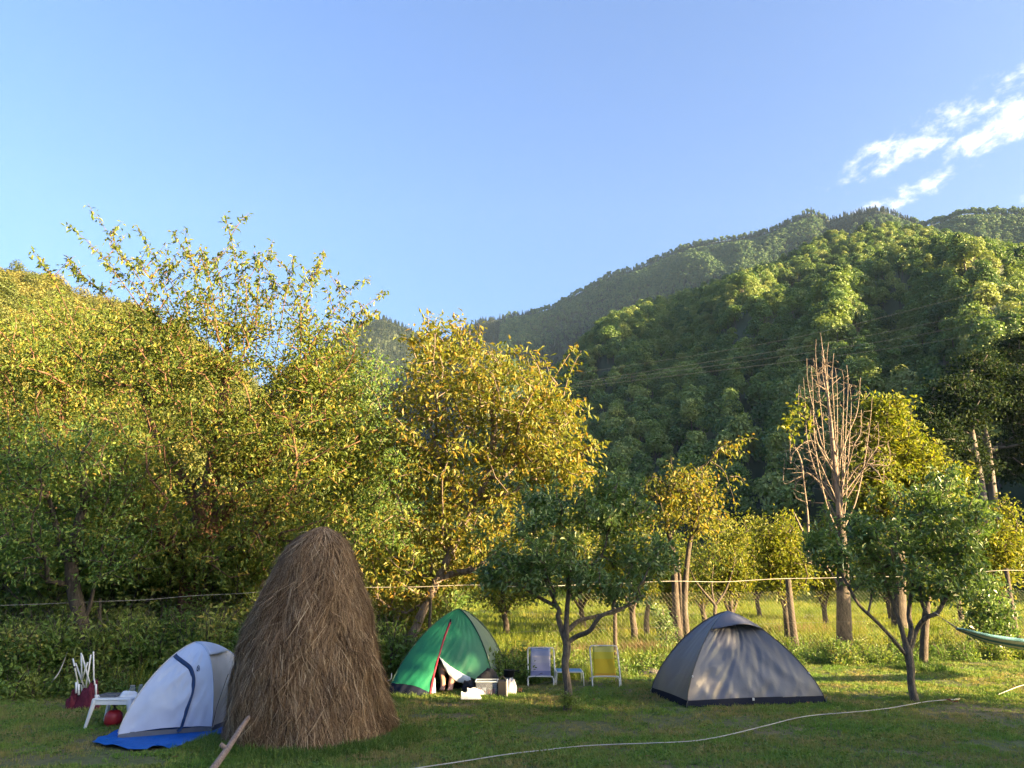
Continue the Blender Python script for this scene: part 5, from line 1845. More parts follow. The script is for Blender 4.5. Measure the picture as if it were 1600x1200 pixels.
def deck_chair(pxl, pxr, ytop, ysl, yground, label, cloth, lean):
    Yf = gp((pxl + pxr) / 2, yground).y
    s = pxm(Yf)
    cx = at((pxl + pxr) / 2, yground, Yf).x
    w = (pxr - pxl) * s
    zf = at(0, ysl, Yf + 0.03).z
    zt_ = at(0, ytop, Yf + 0.42).z
    t = thing('deck_chair', label, 'chair', (cx, Yf + 0.2, 0), 'deck chairs behind the apple tree')
    xl, xr = cx - w / 2, cx + w / 2
    yb = Yf + 0.42

    def rounded(z0, y0, z1, y1, r, xs):
        (a, b) = xs
        return smooth_path([(a, y0, z0), (a, y0 + (y1 - y0) * 0.6, z0 + (z1 - z0) * 0.6), (a, y1, z1 - r), (a + r * 0.3, y1, z1 - r * 0.3), (a + r, y1, z1),
                            (b - r, y1, z1), (b - r * 0.3, y1, z1 - r * 0.3), (b, y1, z1 - r), (b, y0 + (y1 - y0) * 0.6, z0 + (z1 - z0) * 0.6), (b, y0, z0)], 4)
    # back frame: runs from the front feet up to the rounded top
    MB().tube(rounded(0.0, Yf + 0.10, zt_, yb, 0.05, (xl - 0.035 + lean, xr + 0.045 + lean)), 0.0105, 8).build('back_frame', WHITE_M, t, smooth=True)
    # seat frame: rounded front bar on short legs, running back to the rear feet
    MB().tube(rounded(0.0, Yf - 0.03, zf, Yf + 0.02, 0.045, (xl - 0.03, xr + 0.03)), 0.0105, 8).build('front_leg_frame', WHITE_M, t, smooth=True)
    for x in (xl - 0.03, xr + 0.03):
        MB().tube([(x, Yf + 0.03, zf - 0.03), (x, yb - 0.05, zf * 0.55), (x, yb + 0.08, 0.0)], 0.0095, 8).build('rear_leg', WHITE_M, t, smooth=True)

    def sling(u, v):
        y = Yf + 0.02 + (yb - Yf - 0.02) * v
        z = zf + (zt_ - zf) * v - 0.075 * math.sin(PI * v) ** 1.0
        x = (xl + 0.01) + (w - 0.02) * u + lean * v
        z -= 0.012 * math.sin(PI * u)
        return (x, y + 0.03 * math.sin(PI * v) + 0.006 * math.sin(u * 9 + v * 4), z + 0.004)
    MB().grid(sling, 12, 24).build('sling', cloth, t, smooth=True, solid=0.003)
    return t


deck_chair(829, 861, 1012, 1057, 1072, 'lavender grey deck chair with white tube frame, left of blue table', LAV, 0.015)
deck_chair(930, 964, 1009, 1057, 1073, 'yellow deck chair with white tube frame, right of blue table', YEL, 0.02)
q = gp(891, 1072)
tb = thing('camp_table', 'low blue topped folding table with thin white legs between deck chairs', 'table', (q.x, q.y + 0.15, 0))
zt_ = at(891, 1049, q.y + 0.02).z
w = 36 * pxm(q.y)
x0, x1, y0, y1 = q.x - w / 2, q.x + w / 2, q.y + 0.02, q.y + 0.42
TB1, TB2 = plain('table_blue', (0.035, 0.14, 0.32), 0.5), plain('table_blue_light', (0.06, 0.24, 0.40), 0.5)
mb = MB()
for k in range(6):
    (MB().box(((x0 + x1) / 2, y0 + (k + 0.5) * (y1 - y0) / 6, zt_ - 0.006), (w, (y1 - y0) / 6 - 0.004, 0.010))).build('slat', TB2 if k % 3 == 1 else TB1, tb, bevel=0.002)
for yy in (y0 - 0.008, y1 + 0.008):
    MB().tube([(x0 - 0.01, yy, zt_ - 0.012), (x1 + 0.01, yy, zt_ - 0.012)], 0.009, 8).build('rail', WHITE_M, tb)
for xx in (x0 - 0.012, x1 + 0.012):
    MB().tube([(xx, y0 - 0.006, zt_ - 0.012), (xx, y1 + 0.006, zt_ - 0.012)], 0.009, 8).build('rail', WHITE_M, tb)
    for yy in (y0, y1):
        MB().tube([(xx, yy, zt_ - 0.01), (xx + (0.012 if xx > q.x else -0.012), yy, 0.0)], 0.0085, 8).build('leg', WHITE_M, tb, smooth=True)

# ------------------------------------------------------------------ left: table, gas bottle, folded chair
f0 = gp(139, 1139)
Yt = f0.y
tt = thing('plastic_table', 'low white plastic table with flared legs beside the white tent', 'table', (f0.x + 0.2, Yt + 0.2, 0))
zt_ = at(150, 1091, Yt + 0.06).z
tx0, tx1, ty0, ty1 = at(145, 1091, Yt + .05).x, at(196, 1091, Yt + .05).x + 0.06, Yt + 0.03, Yt + 0.43
MB().box(((tx0 + tx1) / 2, (ty0 + ty1) / 2, zt_ - 0.012), (tx1 - tx0, ty1 - ty0, 0.024)).build('tabletop', WHITE_P, tt, bevel=0.01)
for (c, s) in ((((tx0 + tx1) / 2, ty0 + 0.012, zt_ - 0.045), (tx1 - tx0 - 0.05, 0.012, 0.04)), (((tx0 + tx1) / 2, ty1 - 0.012, zt_ - 0.045), (tx1 - tx0 - 0.05, 0.012, 0.04)),
               ((tx0 + 0.012, (ty0 + ty1) / 2, zt_ - 0.045), (0.012, ty1 - ty0 - 0.05, 0.04)), ((tx1 - 0.012, (ty0 + ty1) / 2, zt_ - 0.045), (0.012, ty1 - ty0 - 0.05, 0.04))):
    MB().box(c, s).build('apron', WHITE_P, tt, bevel=0.003)
for xx, sx_ in ((tx0 + 0.022, -1), (tx1 - 0.022, 1)):
    for yy, sy_ in ((ty0 + 0.022, -1), (ty1 - 0.022, 1)):
        mb = MB()
        for (z0, z1, e0, e1, ww) in ((zt_ - 0.02, 0.0, 0.0, 0.055, 0.04),):
            a, b = Vector((xx, yy, z0)), Vector((xx + sx_ * e1, yy + sy_ * e1 * 0.5, z1))
            mb.tube([a, a.lerp(b, 0.2), b], [0.034, 0.027, 0.018], 4)
        mb.build('leg', WHITE_P, tt, bevel=0.006)
zt2 = zt_ + 0.001
t = thing('tray', 'dark grey tray with small things on the white plastic table', 'tray', (tx0 + 0.13, ty0 + 0.15, zt2))
MB().box((tx0 + 0.13, ty0 + 0.15, zt2 + 0.008), (0.17, 0.13, 0.014)).build('base', plain('tray_grey', (0.12, 0.125, 0.14), 0.5), t, bevel=0.004)
mb = MB()
for (c, s) in (((0, -0.068, 0.018), (0.18, 0.008, 0.026)), ((0, 0.068, 0.018), (0.18, 0.008, 0.026)), ((-0.088, 0, 0.018), (0.008, 0.128, 0.026)), ((0.088, 0, 0.018), (0.008, 0.128, 0.026))):
    mb.box(Vector((tx0 + 0.13, ty0 + 0.15, zt2)) + Vector(c), s)
mb.build('rim', bpy.data.materials['tray_grey'], t, bevel=0.003)
lump('plastic_bag', 'rumpled white bag on the right half of the plastic table', 'bag', (tx1 - 0.10, ty0 + 0.17, zt2), 0.095, 0.075, 0.055, WHITE_P, 2.0)
for (x, y, h, r, lb, m) in ((tx1 - 0.13, ty0 + 0.31, 0.085, 0.033, 'wide glass jar at the back of the plastic table', CLEAR), (tx1 - 0.03, ty0 + 0.29, 0.095, 0.024, 'narrow glass jar beside the white tent on the table', CLEAR)):
    t = thing('glass_jar', lb, 'jar', (x, y, zt2), 'jars on the plastic table')
    MB().lathe((x, y, zt2), [(r * 0.9, 0), (r, 0.006), (r, h * 0.75), (r * 0.78, h * 0.88), (r * 0.78, h)], 16).build('body', m, t, smooth=True)
    MB().lathe((x, y, zt2 + h), [(r * 0.82, 0), (r * 0.82, 0.010), (r * 0.7, 0.012)], 16).build('lid', STEEL, t)
c = (tx0 + 0.025, ty0 + 0.05, zt2)
t = thing('cup', 'small white cup on the left corner of the plastic table', 'cup', c)
MB().lathe(c, [(0.016, 0), (0.022, 0.03), (0.018, 0.03), (0.013, 0.004)], 14).build('body', WHITE_P, t, smooth=True)
MB().tube(smooth_path([(c[0] + 0.02, c[1], c[2] + 0.024), (c[0] + 0.034, c[1], c[2] + 0.016), (c[0] + 0.019, c[1], c[2] + 0.008)], 4), 0.003, 5).build('handle', WHITE_P, t)
g = gp(170, 1137)
gb_ = thing('gas_bottle', 'squat red camping gas bottle on the grass under the plastic table', 'gas bottle', (g.x, g.y + 0.08, 0))
GR = plain('gas_red', (0.30, 0.014, 0.020), 0.4, 0.12)
MB().lathe((g.x, g.y + 0.08, 0), [(0.066, 0.0), (0.07, 0.012), (0.07, 0.02), (0.088, 0.03), (0.092, 0.05), (0.092, 0.105), (0.084, 0.135), (0.062, 0.158), (0.03, 0.168)], 24).build('body', GR, gb_, smooth=True)
MB().lathe((g.x, g.y + 0.08, 0.166), [(0.026, 0), (0.026, 0.014), (0.012, 0.018), (0.012, 0.04), (0.018, 0.042), (0.018, 0.06), (0.006, 0.062)], 14).build('valve', BLACK, gb_, smooth=True)
MB().tube([(g.x - 0.03, g.y + 0.08, 0.21), (g.x + 0.03, g.y + 0.08, 0.21)], 0.006, 6).build('valve_handle', BLACK, gb_)

base = gp(130, 1110)
fcn = thing('folded_chair', 'folded camping chair of white tubes and maroon cloth near the slender tree', 'chair', (base.x, base.y + 0.1, 0))
s = pxm(base.y)


def fpt(px, py, dy=0.1):
    p_ = at(px, py, base.y + dy)
    return Vector((p_.x, p_.y, max(p_.z, 0.01)))


tubes = [((114, 1029), (121, 1064)), ((118, 1036), (132, 1075)), ((127, 1020), (128, 1070)), ((128, 1023), (146, 1088)), ((142, 1023), (132, 1089)), ((146, 1018), (147, 1084)), ((137, 1035), (128, 1062)),
         ((121, 1064), (124, 1087)), ((127, 1068), (130, 1098)), ((147, 1060), (150, 1084))]
for k, (a, b) in enumerate(tubes):
    MB().tube([fpt(*a, 0.06 + 0.03 * (k % 3)), fpt(*b, 0.10 + 0.02 * (k % 2))], 0.0095, 8).build('tube', WHITE_M, fcn, smooth=True)
for (x, y) in ((119, 1066), (123, 1069), (150, 1069)):
    MB().tube([fpt(x, y, 0.04), fpt(x, y + 17, 0.04)], 0.012, 8).build('foot_sleeve', WHITE_P, fcn, smooth=True)
for (x, y) in ((117, 1042), (126, 1068), (146, 1065), (129, 1087), (124, 1087)):
    MB().box(fpt(x, y, 0.07), (0.024, 0.03, 0.018)).build('joint', BLACK, fcn, bevel=0.003)
MAR = plain('cloth_maroon', (0.105, 0.010, 0.026), 0.8, 0.25, 10, 0.4, 30)
for (x, y, sx, sz, sd) in ((129, 1110, 0.15, 0.25, 1.0), (141, 1108, 0.09, 0.30, 4.0), (119, 1106, 0.08, 0.20, 6.0)):
    g0 = gp(x, y)
    mb = MB()

    def f(u, v):
        a, e = u * 2 * PI, v * PI / 2
        d = Vector((math.cos(a) * math.cos(e), math.sin(a) * math.cos(e), math.sin(e)))
        k = 1 + 0.35 * noise.noise(d * 2.1 + Vector((sd, 0, 0))) + 0.25 * abs(noise.noise(d * 5 + Vector((sd, 3, 0))))
        return (g0.x + d.x * sx * k * (1 - 0.4 * d.z), base.y + 0.1 + d.y * 0.09 * k, d.z * sz * k)
    mb.grid(f, 26, 12)
    mb.build('cloth', MAR, fcn, smooth=True)
o = MB().lathe(at(101, 1031, 11.7), [(0.002, -0.028), (0.022, -0.02), (0.03, 0.0), (0.022, 0.02), (0.006, 0.027), (0.003, 0.04)], 14).build('orange_fruit', plain('fruit_orange', (0.62, 0.20, 0.02), 0.4, 0.2), None, smooth=True)
tag(o, 'small round orange fruit hanging in the weeds by the slack cord', 'fruit')

# ------------------------------------------------------------------ hammock
h0 = Vector(at(1466, 962, 10.57))
h1 = Vector(at(1494, 981, 10.74))
h9 = Vector(at(1900, 960, 12.75))
h10 = Vector(at(1950, 955, 13.08))
hm_ = thing('hammock', 'blue and white striped hammock tied to the right apple tree', 'hammock', h1)
HB1, HB2, HB3 = plain('hammock_blue', (0.07, 0.24, 0.46), 0.8, 0.2, 20), plain('hammock_pale', (0.74, 0.78, 0.80), 0.8, 0.1, 20), plain('hammock_teal', (0.20, 0.46, 0.58), 0.8, 0.15, 20)
HB4 = plain('hammock_cream', (0.50, 0.46, 0.34), 0.8)
NS = 18
hpath = smooth_path([h1, at(1540, 1000, 11.07), at(1600, 1012, 11.41), at(1690, 1024, 11.85), at(1790, 1012, 12.30), h9], 8)
vs, fs, mi = [], [], []
nu = 40
for i in range(nu + 1):
    u = i / nu
    c = hpath[min(len(hpath) - 1, int(round(u * (len(hpath) - 1))))].copy()
    wd = 0.05 + 0.34 * math.sin(PI * u) ** 0.8
    for j in range(NS + 1):
        v = -1 + 2 * j / NS
        fold = 0.014 * math.cos(j * PI) * (1 - abs(2 * u - 1) * 0.3)
        vs.append((c.x, c.y + v * wd * 0.55, c.z + (abs(v) ** 1.7) * wd * 0.34 - 0.02 + fold))
for i in range(nu):
    for j in range(NS):
        fs.append((i * (NS + 1) + j, i * (NS + 1) + j + 1, (i + 1) * (NS + 1) + j + 1, (i + 1) * (NS + 1) + j))
        mi.append([2, 0, 1, 2, 0, 2, 1, 0, 2][j % 9])
me = bpy.data.meshes.new('fabric')
me.from_pydata(vs, [], fs)
for m in (HB1, HB2, HB3, HB4):
    me.materials.append(m)
me.polygons.foreach_set('material_index', mi)
me.polygons.foreach_set('use_smooth', [True] * len(fs))
o = link('fabric', me, hm_)
for j in range(0, NS + 1, 2):
    MB().tube([h0, h0.lerp(Vector(vs[j]), 0.5), Vector(vs[j])], 0.0032, 4).build('cord', LINE, hm_)
for j in range(0, NS + 1, 3):
    MB().tube([h10, Vector(vs[nu * (NS + 1) + j])], 0.0032, 4).build('cord', LINE, hm_)
MB().tube(smooth_path([h0 + Vector((0.01, 0, 0.0)), h0 + Vector((-0.05, -0.045, 0.03)), h0 + Vector((-0.06, 0.03, 0.05)), h0], 4), 0.007, 6).build('rope', LINE, hm_, smooth=True)
pp = Vector((h10.x + 0.04, h10.y, 0))
o = MB().tube([pp + Vector((0, 0, -0.1)), pp + Vector((0.01, 0, 1.0)), pp + Vector((0.0, 0.02, 2.2))], [0.07, 0.06, 0.05], 10).build('hammock_post', BARK, None, smooth=True)
tag(o, 'rough wooden post holding the far end of the hammock', 'post')

# fallen leaf and ash heap
c = gp(1488, 1099, 0.02)
V, F = leaf_arrays(np.array([[c.x, c.y, 0.03], [c.x + 0.02, c.y + 0.02, 0.035]]), np.array([[1, 0.2, 0.2], [-0.6, 0.5, 0.3]]), 0.10, 0.07)
o = link('fallen_leaf', np_mesh('fallen_leaf', V, F, plain('dead_leaf', (0.16, 0.06, 0.03), 0.8)))
tag(o, 'curled brown leaf lying on the white cable below the apple tree', 'leaf')
c = gp(1016, 1052)
mb = MB()
mb.grid(lambda u, v: (c.x + math.cos(u * 2 * PI) * (1 - v) * 0.30 * (1 + 0.15 * noise.noise(Vector((math.cos(u * 6.28), math.sin(u * 6.28), 1)))), c.y + math.sin(u * 2 * PI) * (1 - v) * 0.32,
                      -0.015 + 0.10 * math.sin(v * PI / 2) + 0.02 * noise.noise(Vector((math.cos(u * 6.28) * (1 - v) * 5, math.sin(u * 6.28) * (1 - v) * 5, 3)))), 30, 12)
o = mb.build('ash_heap', plain('ash', (0.17, 0.15, 0.125), 0.95, 0.2, 12, 1.0, 50), None, smooth=True)
tag(o, 'low heap of pale grey ash on the grass left of the dark tent', 'ash heap')

# ------------------------------------------------------------------ grass, weeds and the unseen trees placed to shade the camp


def blades(n, spread, h, w, lean=0.5, seed=0):
    g = np.random.default_rng(seed)
    an, r = g.uniform(0, 2 * PI, n), spread * g.uniform(0, 1, n) ** 0.6
    P_ = np.stack([np.cos(an) * r, np.sin(an) * r, np.full(n, -0.008)], 1)
    H_ = h * g.uniform(0.5, 1.25, n)
    dr_ = g.uniform(0, 2 * PI, n)
    ln_ = lean * g.uniform(0.1, 1.0, n)
    out = np.stack([np.cos(dr_), np.sin(dr_), np.zeros(n)], 1)
    sd = np.stack([-np.sin(dr_), np.cos(dr_), np.zeros(n)], 1)
    wv = (w * g.uniform(0.7, 1.3, n))[:, None] * 0.5
    up = np.array([0, 0, 1.0])
    m = P_ + out * (H_ * ln_ * 0.35)[:, None] + up * (H_ * 0.6)[:, None]
    t = P_ + out * (H_ * ln_)[:, None] + up * (H_ * (1 - 0.25 * ln_))[:, None]
    V = np.stack([P_ - sd * wv, P_ + sd * wv, m + sd * wv * 0.75, m - sd * wv * 0.75, t], 1).reshape(-1, 3)
    i = np.arange(n)[:, None] * 5
    F = np.concatenate([i + np.array([[0, 1, 2]]), i + np.array([[0, 2, 3]]), i + np.array([[3, 2, 4]])], 0)
    return V, F


G_LAWN = leaf_mat('grass_lawn', [(0.0, (0.094, 0.209, 0.033)), (0.4, (0.165, 0.253, 0.051)), (0.7, (0.231, 0.226, 0.073)), (1.0, (0.341, 0.259, 0.121))], 0.3, (1.3, 1.4, 0.6), 0.6, pos_scale=1.3, spec=0.25)
G_MEAD = leaf_mat('grass_meadow', [(0.0, (0.090, 0.148, 0.021)), (0.5, (0.154, 0.201, 0.030)), (0.85, (0.223, 0.228, 0.040)), (1.0, (0.286, 0.239, 0.064))], 0.4, (1.4, 1.4, 0.6), 0.6, pos_scale=0.25, spec=0.2)
G_TALL = leaf_mat('grass_tall', [(0.0, (0.055, 0.125, 0.020)), (0.6, (0.10, 0.18, 0.032)), (1.0, (0.16, 0.20, 0.05))], 0.35, (1.3, 1.5, 0.6), 0.5)
G_DRY = leaf_mat('grass_dry', [(0.0, (0.15, 0.10, 0.045)), (0.6, (0.25, 0.16, 0.065)), (1.0, (0.33, 0.24, 0.11))], 0.35, rough=0.7)
lawn_p = [proto('tuft', np_mesh('tuft', *blades(13, 0.06, 0.048, 0.0068, 0.9, s), G_LAWN)) for s in range(4)] + \
         [proto('clover', np_mesh('clover', *leaf_arrays(rng.normal(0, 0.035, (12, 3)) * [1, 1, 0] + [0, 0, 0.012], rng.normal(0, 1, (12, 3)) * [1, 1, 0.3], 0.034, 0.026), G_TALL))]
mead_p = [proto('meadow_tuft', np_mesh('meadow_tuft', *blades(26, 0.24, 0.22, 0.013, 0.9, s + 10), G_MEAD)) for s in range(4)]
tall_p = [proto('tall_tuft', np_mesh('tall_tuft', *blades(22, 0.07, 0.13, 0.007, 0.9, s + 20), G_TALL)) for s in range(3)]
dry_p = [proto('dry_tuft', np_mesh('dry_tuft', *blades(26, 0.12, 0.28, 0.006, 0.8, s + 30), G_DRY)) for s in range(3)]

lawn_p.append(proto('dead_leaf', np_mesh('dead_leaf', *leaf_arrays(np.array([[0, 0, 0.035]]), np.array([[1.0, 0, 0.15]]), 0.05, 0.035), G_DRY)))
bare = [(gp(1562, 1163), 0.42, 0.14), (gp(1400, 1176), 0.25, 0.1), (gp(690, 1120), 0.5, 0.18), (gp(1016, 1050), 0.35, 0.3), (gp(60, 1190), 0.5, 0.25), (gp(180, 1190), 0.5, 0.2), (gp(700, 1102), 0.6, 0.1)]
pts, rot, scl, idx = [], [], [], []
g = np.random.default_rng(5)
N_L = 66000
yy = 4.6 + (15.6 - 4.6) * g.uniform(0, 1, N_L) ** 1.15
xx = (g.uniform(-1, 1, N_L)) * (0.74 * yy + 0.4)
tents_xy = [(HC.x, HC.y, hr_ * 0.9)]
polys = [[(p.x, p.y) for p in TB], [(p.x, p.y) for p in tent.c], [(p.x, p.y) for p in gt_.c]]


def inside(x, y, poly):
    c = False
    for i in range(len(poly)):
        (x1_, y1_), (x2_, y2_) = poly[i], poly[i - 1]
        if (y1_ > y) != (y2_ > y) and x < (x2_ - x1_) * (y - y1_) / (y2_ - y1_) + x1_:
            c = not c
    return c


for x, y in zip(xx, yy):
    if any((x - c[0]) ** 2 + (y - c[1]) ** 2 < c[2] ** 2 for c in tents_xy):
        continue
    if any(inside(x, y, pl) for pl in polys):
        continue
    k = noise.noise(Vector((x * 0.7, y * 0.7, 0.4))) + 0.5 * noise.noise(Vector((x * 2.3, y * 2.3, 4.4)))
    sk = 0.85 + 0.45 * k
    skip = False
    for (c, ra, rb) in bare:
        d = ((x - c.x) / ra) ** 2 + ((y - c.y) / rb) ** 2
        if d < 1 and R.random() < 0.85:
            skip = True
    if skip or (k < -0.35 and R.random() < 0.6):
        continue
    pts.append((x, y, ground_z(x, y)))
    rot.append((R.gauss(0, 0.12), R.gauss(0, 0.12), R.uniform(0, 2 * PI)))
    scl.append(max(0.45, sk * R.uniform(0.7, 1.25)))
    idx.append(5 if R.random() < 0.006 else (4 if (R.random() < 0.16 + 0.25 * max(0, k)) else R.randrange(4)))
tag(scatter('grass', pts, rot, scl, idx, lawn_p), 'short mown lawn grass with dry patches across the camp', 'grass', kind='stuff')

pts, rot, scl, idx = [], [], [], []
N_M = 26000
u_ = g.uniform(0, 1, N_M)
yy = 14.5 * (110 / 14.5) ** u_
xx = g.uniform(-1, 1, N_M) * (0.74 * yy + 1)
for x, y in zip(xx, yy):
    pxx = 800 + F_PX * x / y
    if y < fence_Y(min(max(pxx, -150), 1750)) + 0.4:
        continue
    pts.append((x, y, ground_z(x, y)))
    rot.append((R.gauss(0, 0.1), R.gauss(0, 0.1), R.uniform(0, 2 * PI)))
    scl.append(R.uniform(0.6, 1.2) * (1 + 0.5 * noise.noise(Vector((x * 0.3, y * 0.3, 9)))) * (1.0 if y < 30 else 1.0 + (y - 30) / 70))
    idx.append(R.randrange(4))
tag(scatter('meadow_grass', pts, rot, scl, idx, mead_p), 'yellow green meadow grass beyond the wire fence', 'grass', kind='stuff')

# taller grass at the foot of the haystack, trees, tents
pts, rot, scl, idx = [], [], [], []
for k in range(1500):
    a = R.uniform(PI * 0.98, 2 * PI * 1.02)
    rr = hr_ * 0.97 + abs(R.gauss(0, 0.20))
    pts.append((HC.x + rr * math.cos(a), HC.y + rr * math.sin(a), 0))
    scl.append(R.uniform(0.3, 0.75) * max(0.4, 1.2 - (rr - hr_) * 1.6))
for (px, py, n, sp_, sc2) in ((886, 1110, 50, 0.10, 0.5), (1430, 1094, 60, 0.14, 0.5), (1443, 1048, 130, 0.2, 1.3), (620, 1090, 60, 0.15, 0.6), (1555, 1024, 90, 0.25, 1.1), (600, 1150, 130, 0.2, 0.7), (380, 1190, 260, 0.35, 0.5), (1180, 1108, 60, 0.5, 0.4), (640, 1095, 60, 0.25, 0.45)):
    c = gp(px, py)
    for k in range(n):
        pts.append((c.x + R.gauss(0, sp_), c.y + R.gauss(0, sp_), 0))
        scl.append(R.uniform(0.5, 1.1) * sc2)
kp = [i for i, p in enumerate(pts) if not inside(p[0], p[1], polys[0])]
pts, scl = [pts[i] for i in kp], [scl[i] for i in kp]
for p in pts:
    rot.append((R.gauss(0, 0.15), R.gauss(0, 0.15), R.uniform(0, 2 * PI)))
    idx.append(R.randrange(3))
tag(scatter('tall_grass', pts, rot, scl, idx, tall_p), 'tufts of taller green grass round the haystack and tree feet', 'grass', kind='stuff')


# bramble undergrowth along the fence
def sprig(n, r, h, L, W, m, seed):
    gq = np.random.default_rng(seed)
    d = unit(gq.normal(0, 1, (n, 3)))
    d[:, 2] = np.abs(d[:, 2])
    q = d * (gq.uniform(0.1, 1, n) ** 0.45)[:, None] * np.array([r, r, h]) * (1 + 0.2 * gq.normal(0, 1, (n, 1)))
    V, F = leaf_arrays(q, d * 0.6 + gq.normal(0, 0.6, (n, 3)) + [0, 0, -0.1], L, W)
    mb_ = MB()
    for k in range(5):
        a = gq.uniform(0, 2 * PI)
        mb_.tube([(0, 0, 0), (math.cos(a) * r * 0.3, math.sin(a) * r * 0.3, h * 0.6), (math.cos(a) * r * 0.8, math.sin(a) * r * 0.8, h * 0.95)], [0.006, 0.005, 0.003], 3)
    return join_meshes('weed_clump', [(V, F, m), (mb_.v, mb_.f, BARK)])


weed_p = [proto('weed_clump', sprig(150, 0.30, 0.5, 0.085, 0.048, L_WEED, 41)), proto('weed_clump', sprig(130, 0.24, 0.65, 0.10, 0.04, L_WEED, 42)),
          proto('weed_clump', sprig(170, 0.34, 0.36, 0.065, 0.05, L_WEED, 43)), proto('weed_stalks', np_mesh('weed_stalks', *blades(34, 0.22, 0.75, 0.010, 0.7, 44), G_MEAD))]
pts, rot, scl, idx = [], [], [], []


def weeds(n, pa, pb, dy0, dy1, s0, s1, kinds=(0, 1, 2, 3), z1=0.0):
    for k in range(n):
        px = R.uniform(pa, pb)
        Y = fence_Y(px) + R.uniform(dy0, dy1)
        pts.append((at(px, 900, Y).x, Y, R.uniform(0, z1) - 0.03))
        rot.append((R.gauss(0, 0.2), R.gauss(0, 0.2), R.uniform(0, 2 * PI)))
        scl.append(R.uniform(s0, s1))
        idx.append(R.choice(kinds))


weeds(460, -160, 480, -0.9, 1.0, 0.6, 1.1, (0, 1, 1, 2), 0.7)
weeds(620, -160, 560, 0.7, 4.5, 0.9, 1.6, (0, 1, 2), 1.9)
weeds(120, 540, 720, 0.7, 4.5, 0.8, 1.4, (0, 1, 2), 1.0)
weeds(130, -160, 480, -1.35, -0.6, 0.4, 0.9, (0, 1, 2, 3))
weeds(110, 440, 640, -1.0, 1.0, 0.6, 1.3, (0, 1, 1, 2), 0.4)
weeds(55, 640, 760, -1.2, 0.5, 0.5, 1.1, (0, 1, 2, 2))
weeds(70, 772, 826, -1.2, 0.6, 0.4, 0.9, (0, 1, 2, 2))
weeds(110, 830, 1060, -1.2, 0.8, 0.3, 0.8, (0, 1, 2, 2, 3))
weeds(170, 1060, 1320, -1.6, 0.8, 0.3, 0.8, (0, 1, 2, 2))
weeds(230, 1290, 1700, -1.9, 0.8, 0.35, 0.8, (0, 1, 2, 2))
weeds(70, 800, 1700, 0.5, 9, 0.4, 0.9, (0, 1, 2, 3))
# ivy on the foot of the apple tree
c = Vector(gp(886, 1113))
for k in range(7):
    pts.append((c.x + R.gauss(0, 0.03), c.y - 0.02 + R.gauss(0, 0.03), R.uniform(0, 0.16)))
    rot.append((0, 0, R.uniform(0, 6.28)))
    scl.append(R.uniform(0.22, 0.32))
    idx.append(2)
tag(scatter('undergrowth', pts, rot, scl, idx, weed_p), 'tangled brambles and weeds growing along the wire fence', 'undergrowth', kind='stuff')

pts, rot, scl, idx = [], [], [], []
for (px, py, n, sx, sy) in ((35, 1052, 120, 0.55, 0.25), (250, 1040, 60, 0.8, 0.3), (990, 1025, 150, 0.6, 0.25), (900, 1030, 60, 0.7, 0.25), (800, 1050, 50, 0.3, 0.25), (610, 1040, 40, 0.4, 0.3), (1550, 1000, 50, 0.5, 0.3), (1260, 990, 40, 0.8, 0.4)):
    c = gp(px, py)
    for k in range(n):
        pts.append((c.x + R.gauss(0, sx), c.y + R.gauss(0, sy), 0))
        rot.append((R.gauss(0, 0.15), R.gauss(0, 0.15), R.uniform(0, 6.28)))
        scl.append(R.uniform(0.6, 1.3))
        idx.append(R.randrange(3))
tag(scatter('dry_grass', pts, rot, scl, idx, dry_p), 'rusty dry grass tufts at the foot of the fence', 'grass', kind='stuff')

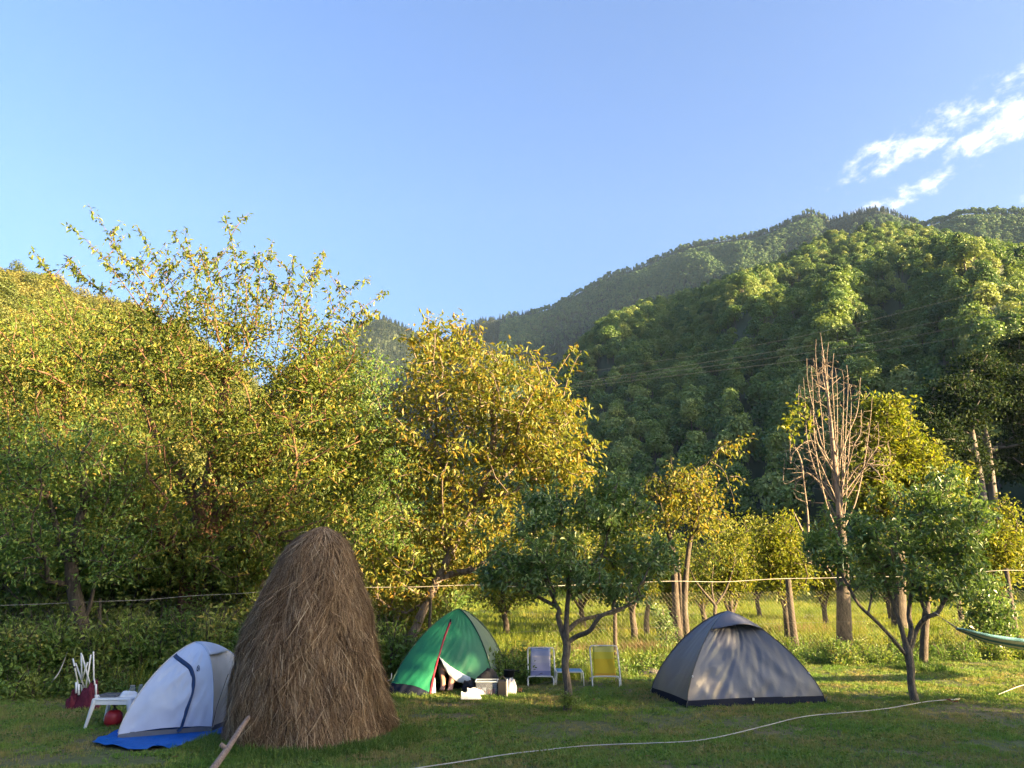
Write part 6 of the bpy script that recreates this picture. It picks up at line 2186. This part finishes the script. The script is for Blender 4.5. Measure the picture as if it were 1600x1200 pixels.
# far side of the meadow: row of trees at the foot of the hill
EDGE = [('round green tree at the far edge of the meadow', 0), ('bushy green tree at the far edge of the meadow', 2)]
pts, rot, scl, idx = [], [], [], []
for k in range(150):
    az = R.uniform(rad(-38), rad(38))
    r_ = R.uniform(80, 125)
    pts.append((r_ * math.sin(az), r_ * math.cos(az), -0.5))
    rot.append((0, 0, R.uniform(0, 6.28)))
    scl.append(R.uniform(0.28, 0.62))
    idx.append(R.randrange(4))
tag(scatter('thicket', pts, rot, scl, idx, hp_), 'thicket of bushes closing the far side of the meadow', 'thicket', kind='stuff')

# unseen trees right of the camp, placed to shade the lawn and tents
pts, rot, scl, idx = [], [], [], []
for k in range(23):
    y = -30 + 32.0 * (k + R.uniform(-0.3, 0.3)) / 23
    pts.append((R.uniform(17, 21), y, 0.7 if y > -4 else -0.3))
    scl.append(R.uniform(0.82, 0.96))
    idx.append(R.randrange(3))
for k in range(36):
    y = -30 + 32.0 * (k + R.uniform(-0.4, 0.4)) / 36
    pts.append((R.uniform(15, 18), y, -0.8))
    scl.append(R.uniform(0.42, 0.55))
    idx.append(R.randrange(4))
for (x, y, s_) in ((16.5, 2.7, 0.56), (17.5, 1.2, 0.6), (19.0, 3.0, 0.62)):  # unseen bushes added to cut the sun on the tents
    pts.append((x, y, -0.6))
    scl.append(s_)
    idx.append(1)
for k in range(22):    # unseen trees added to shade the two tall trees at the hill foot
    pts.append((R.uniform(66, 95), R.uniform(28, 62), -0.5))
    scl.append(R.uniform(1.4, 2.0))
    idx.append(R.randrange(3))
for p in pts:
    rot.append((0, 0, R.uniform(0, 6.28)))
tag(scatter('woods', pts, rot, scl, idx, hp_), 'unseen trees placed beside the view to shade the camp and hill foot', 'woods', kind='stuff')

# ------------------------------------------------------------------ the evening haze in the valley
hz = bpy.data.materials.new('haze')
hz.use_nodes = True
hz.node_tree.nodes.clear()
pv = N(hz.node_tree, 'ShaderNodeVolumePrincipled')
pv.inputs['Color'].default_value = (0.42, 0.64, 1.0, 1)
pv.inputs['Density'].default_value = HAZE
pv.inputs['Anisotropy'].default_value = 0.0
ho = N(hz.node_tree, 'ShaderNodeOutputMaterial')
hz.node_tree.links.new(pv.outputs[0], ho.inputs['Volume'])
mb = MB()
x0, x1, y0, y1, z0, z1 = -1500, 1950, -300, 2250, -5.0, 1150
mb.box(((x0 + x1) / 2, (y0 + y1) / 2, (z0 + z1) / 2), (x1 - x0, y1 - y0, z1 - z0))
o = mb.build('haze', hz)
tag(o, 'thin blue evening haze filling the valley', 'haze', kind='stuff')
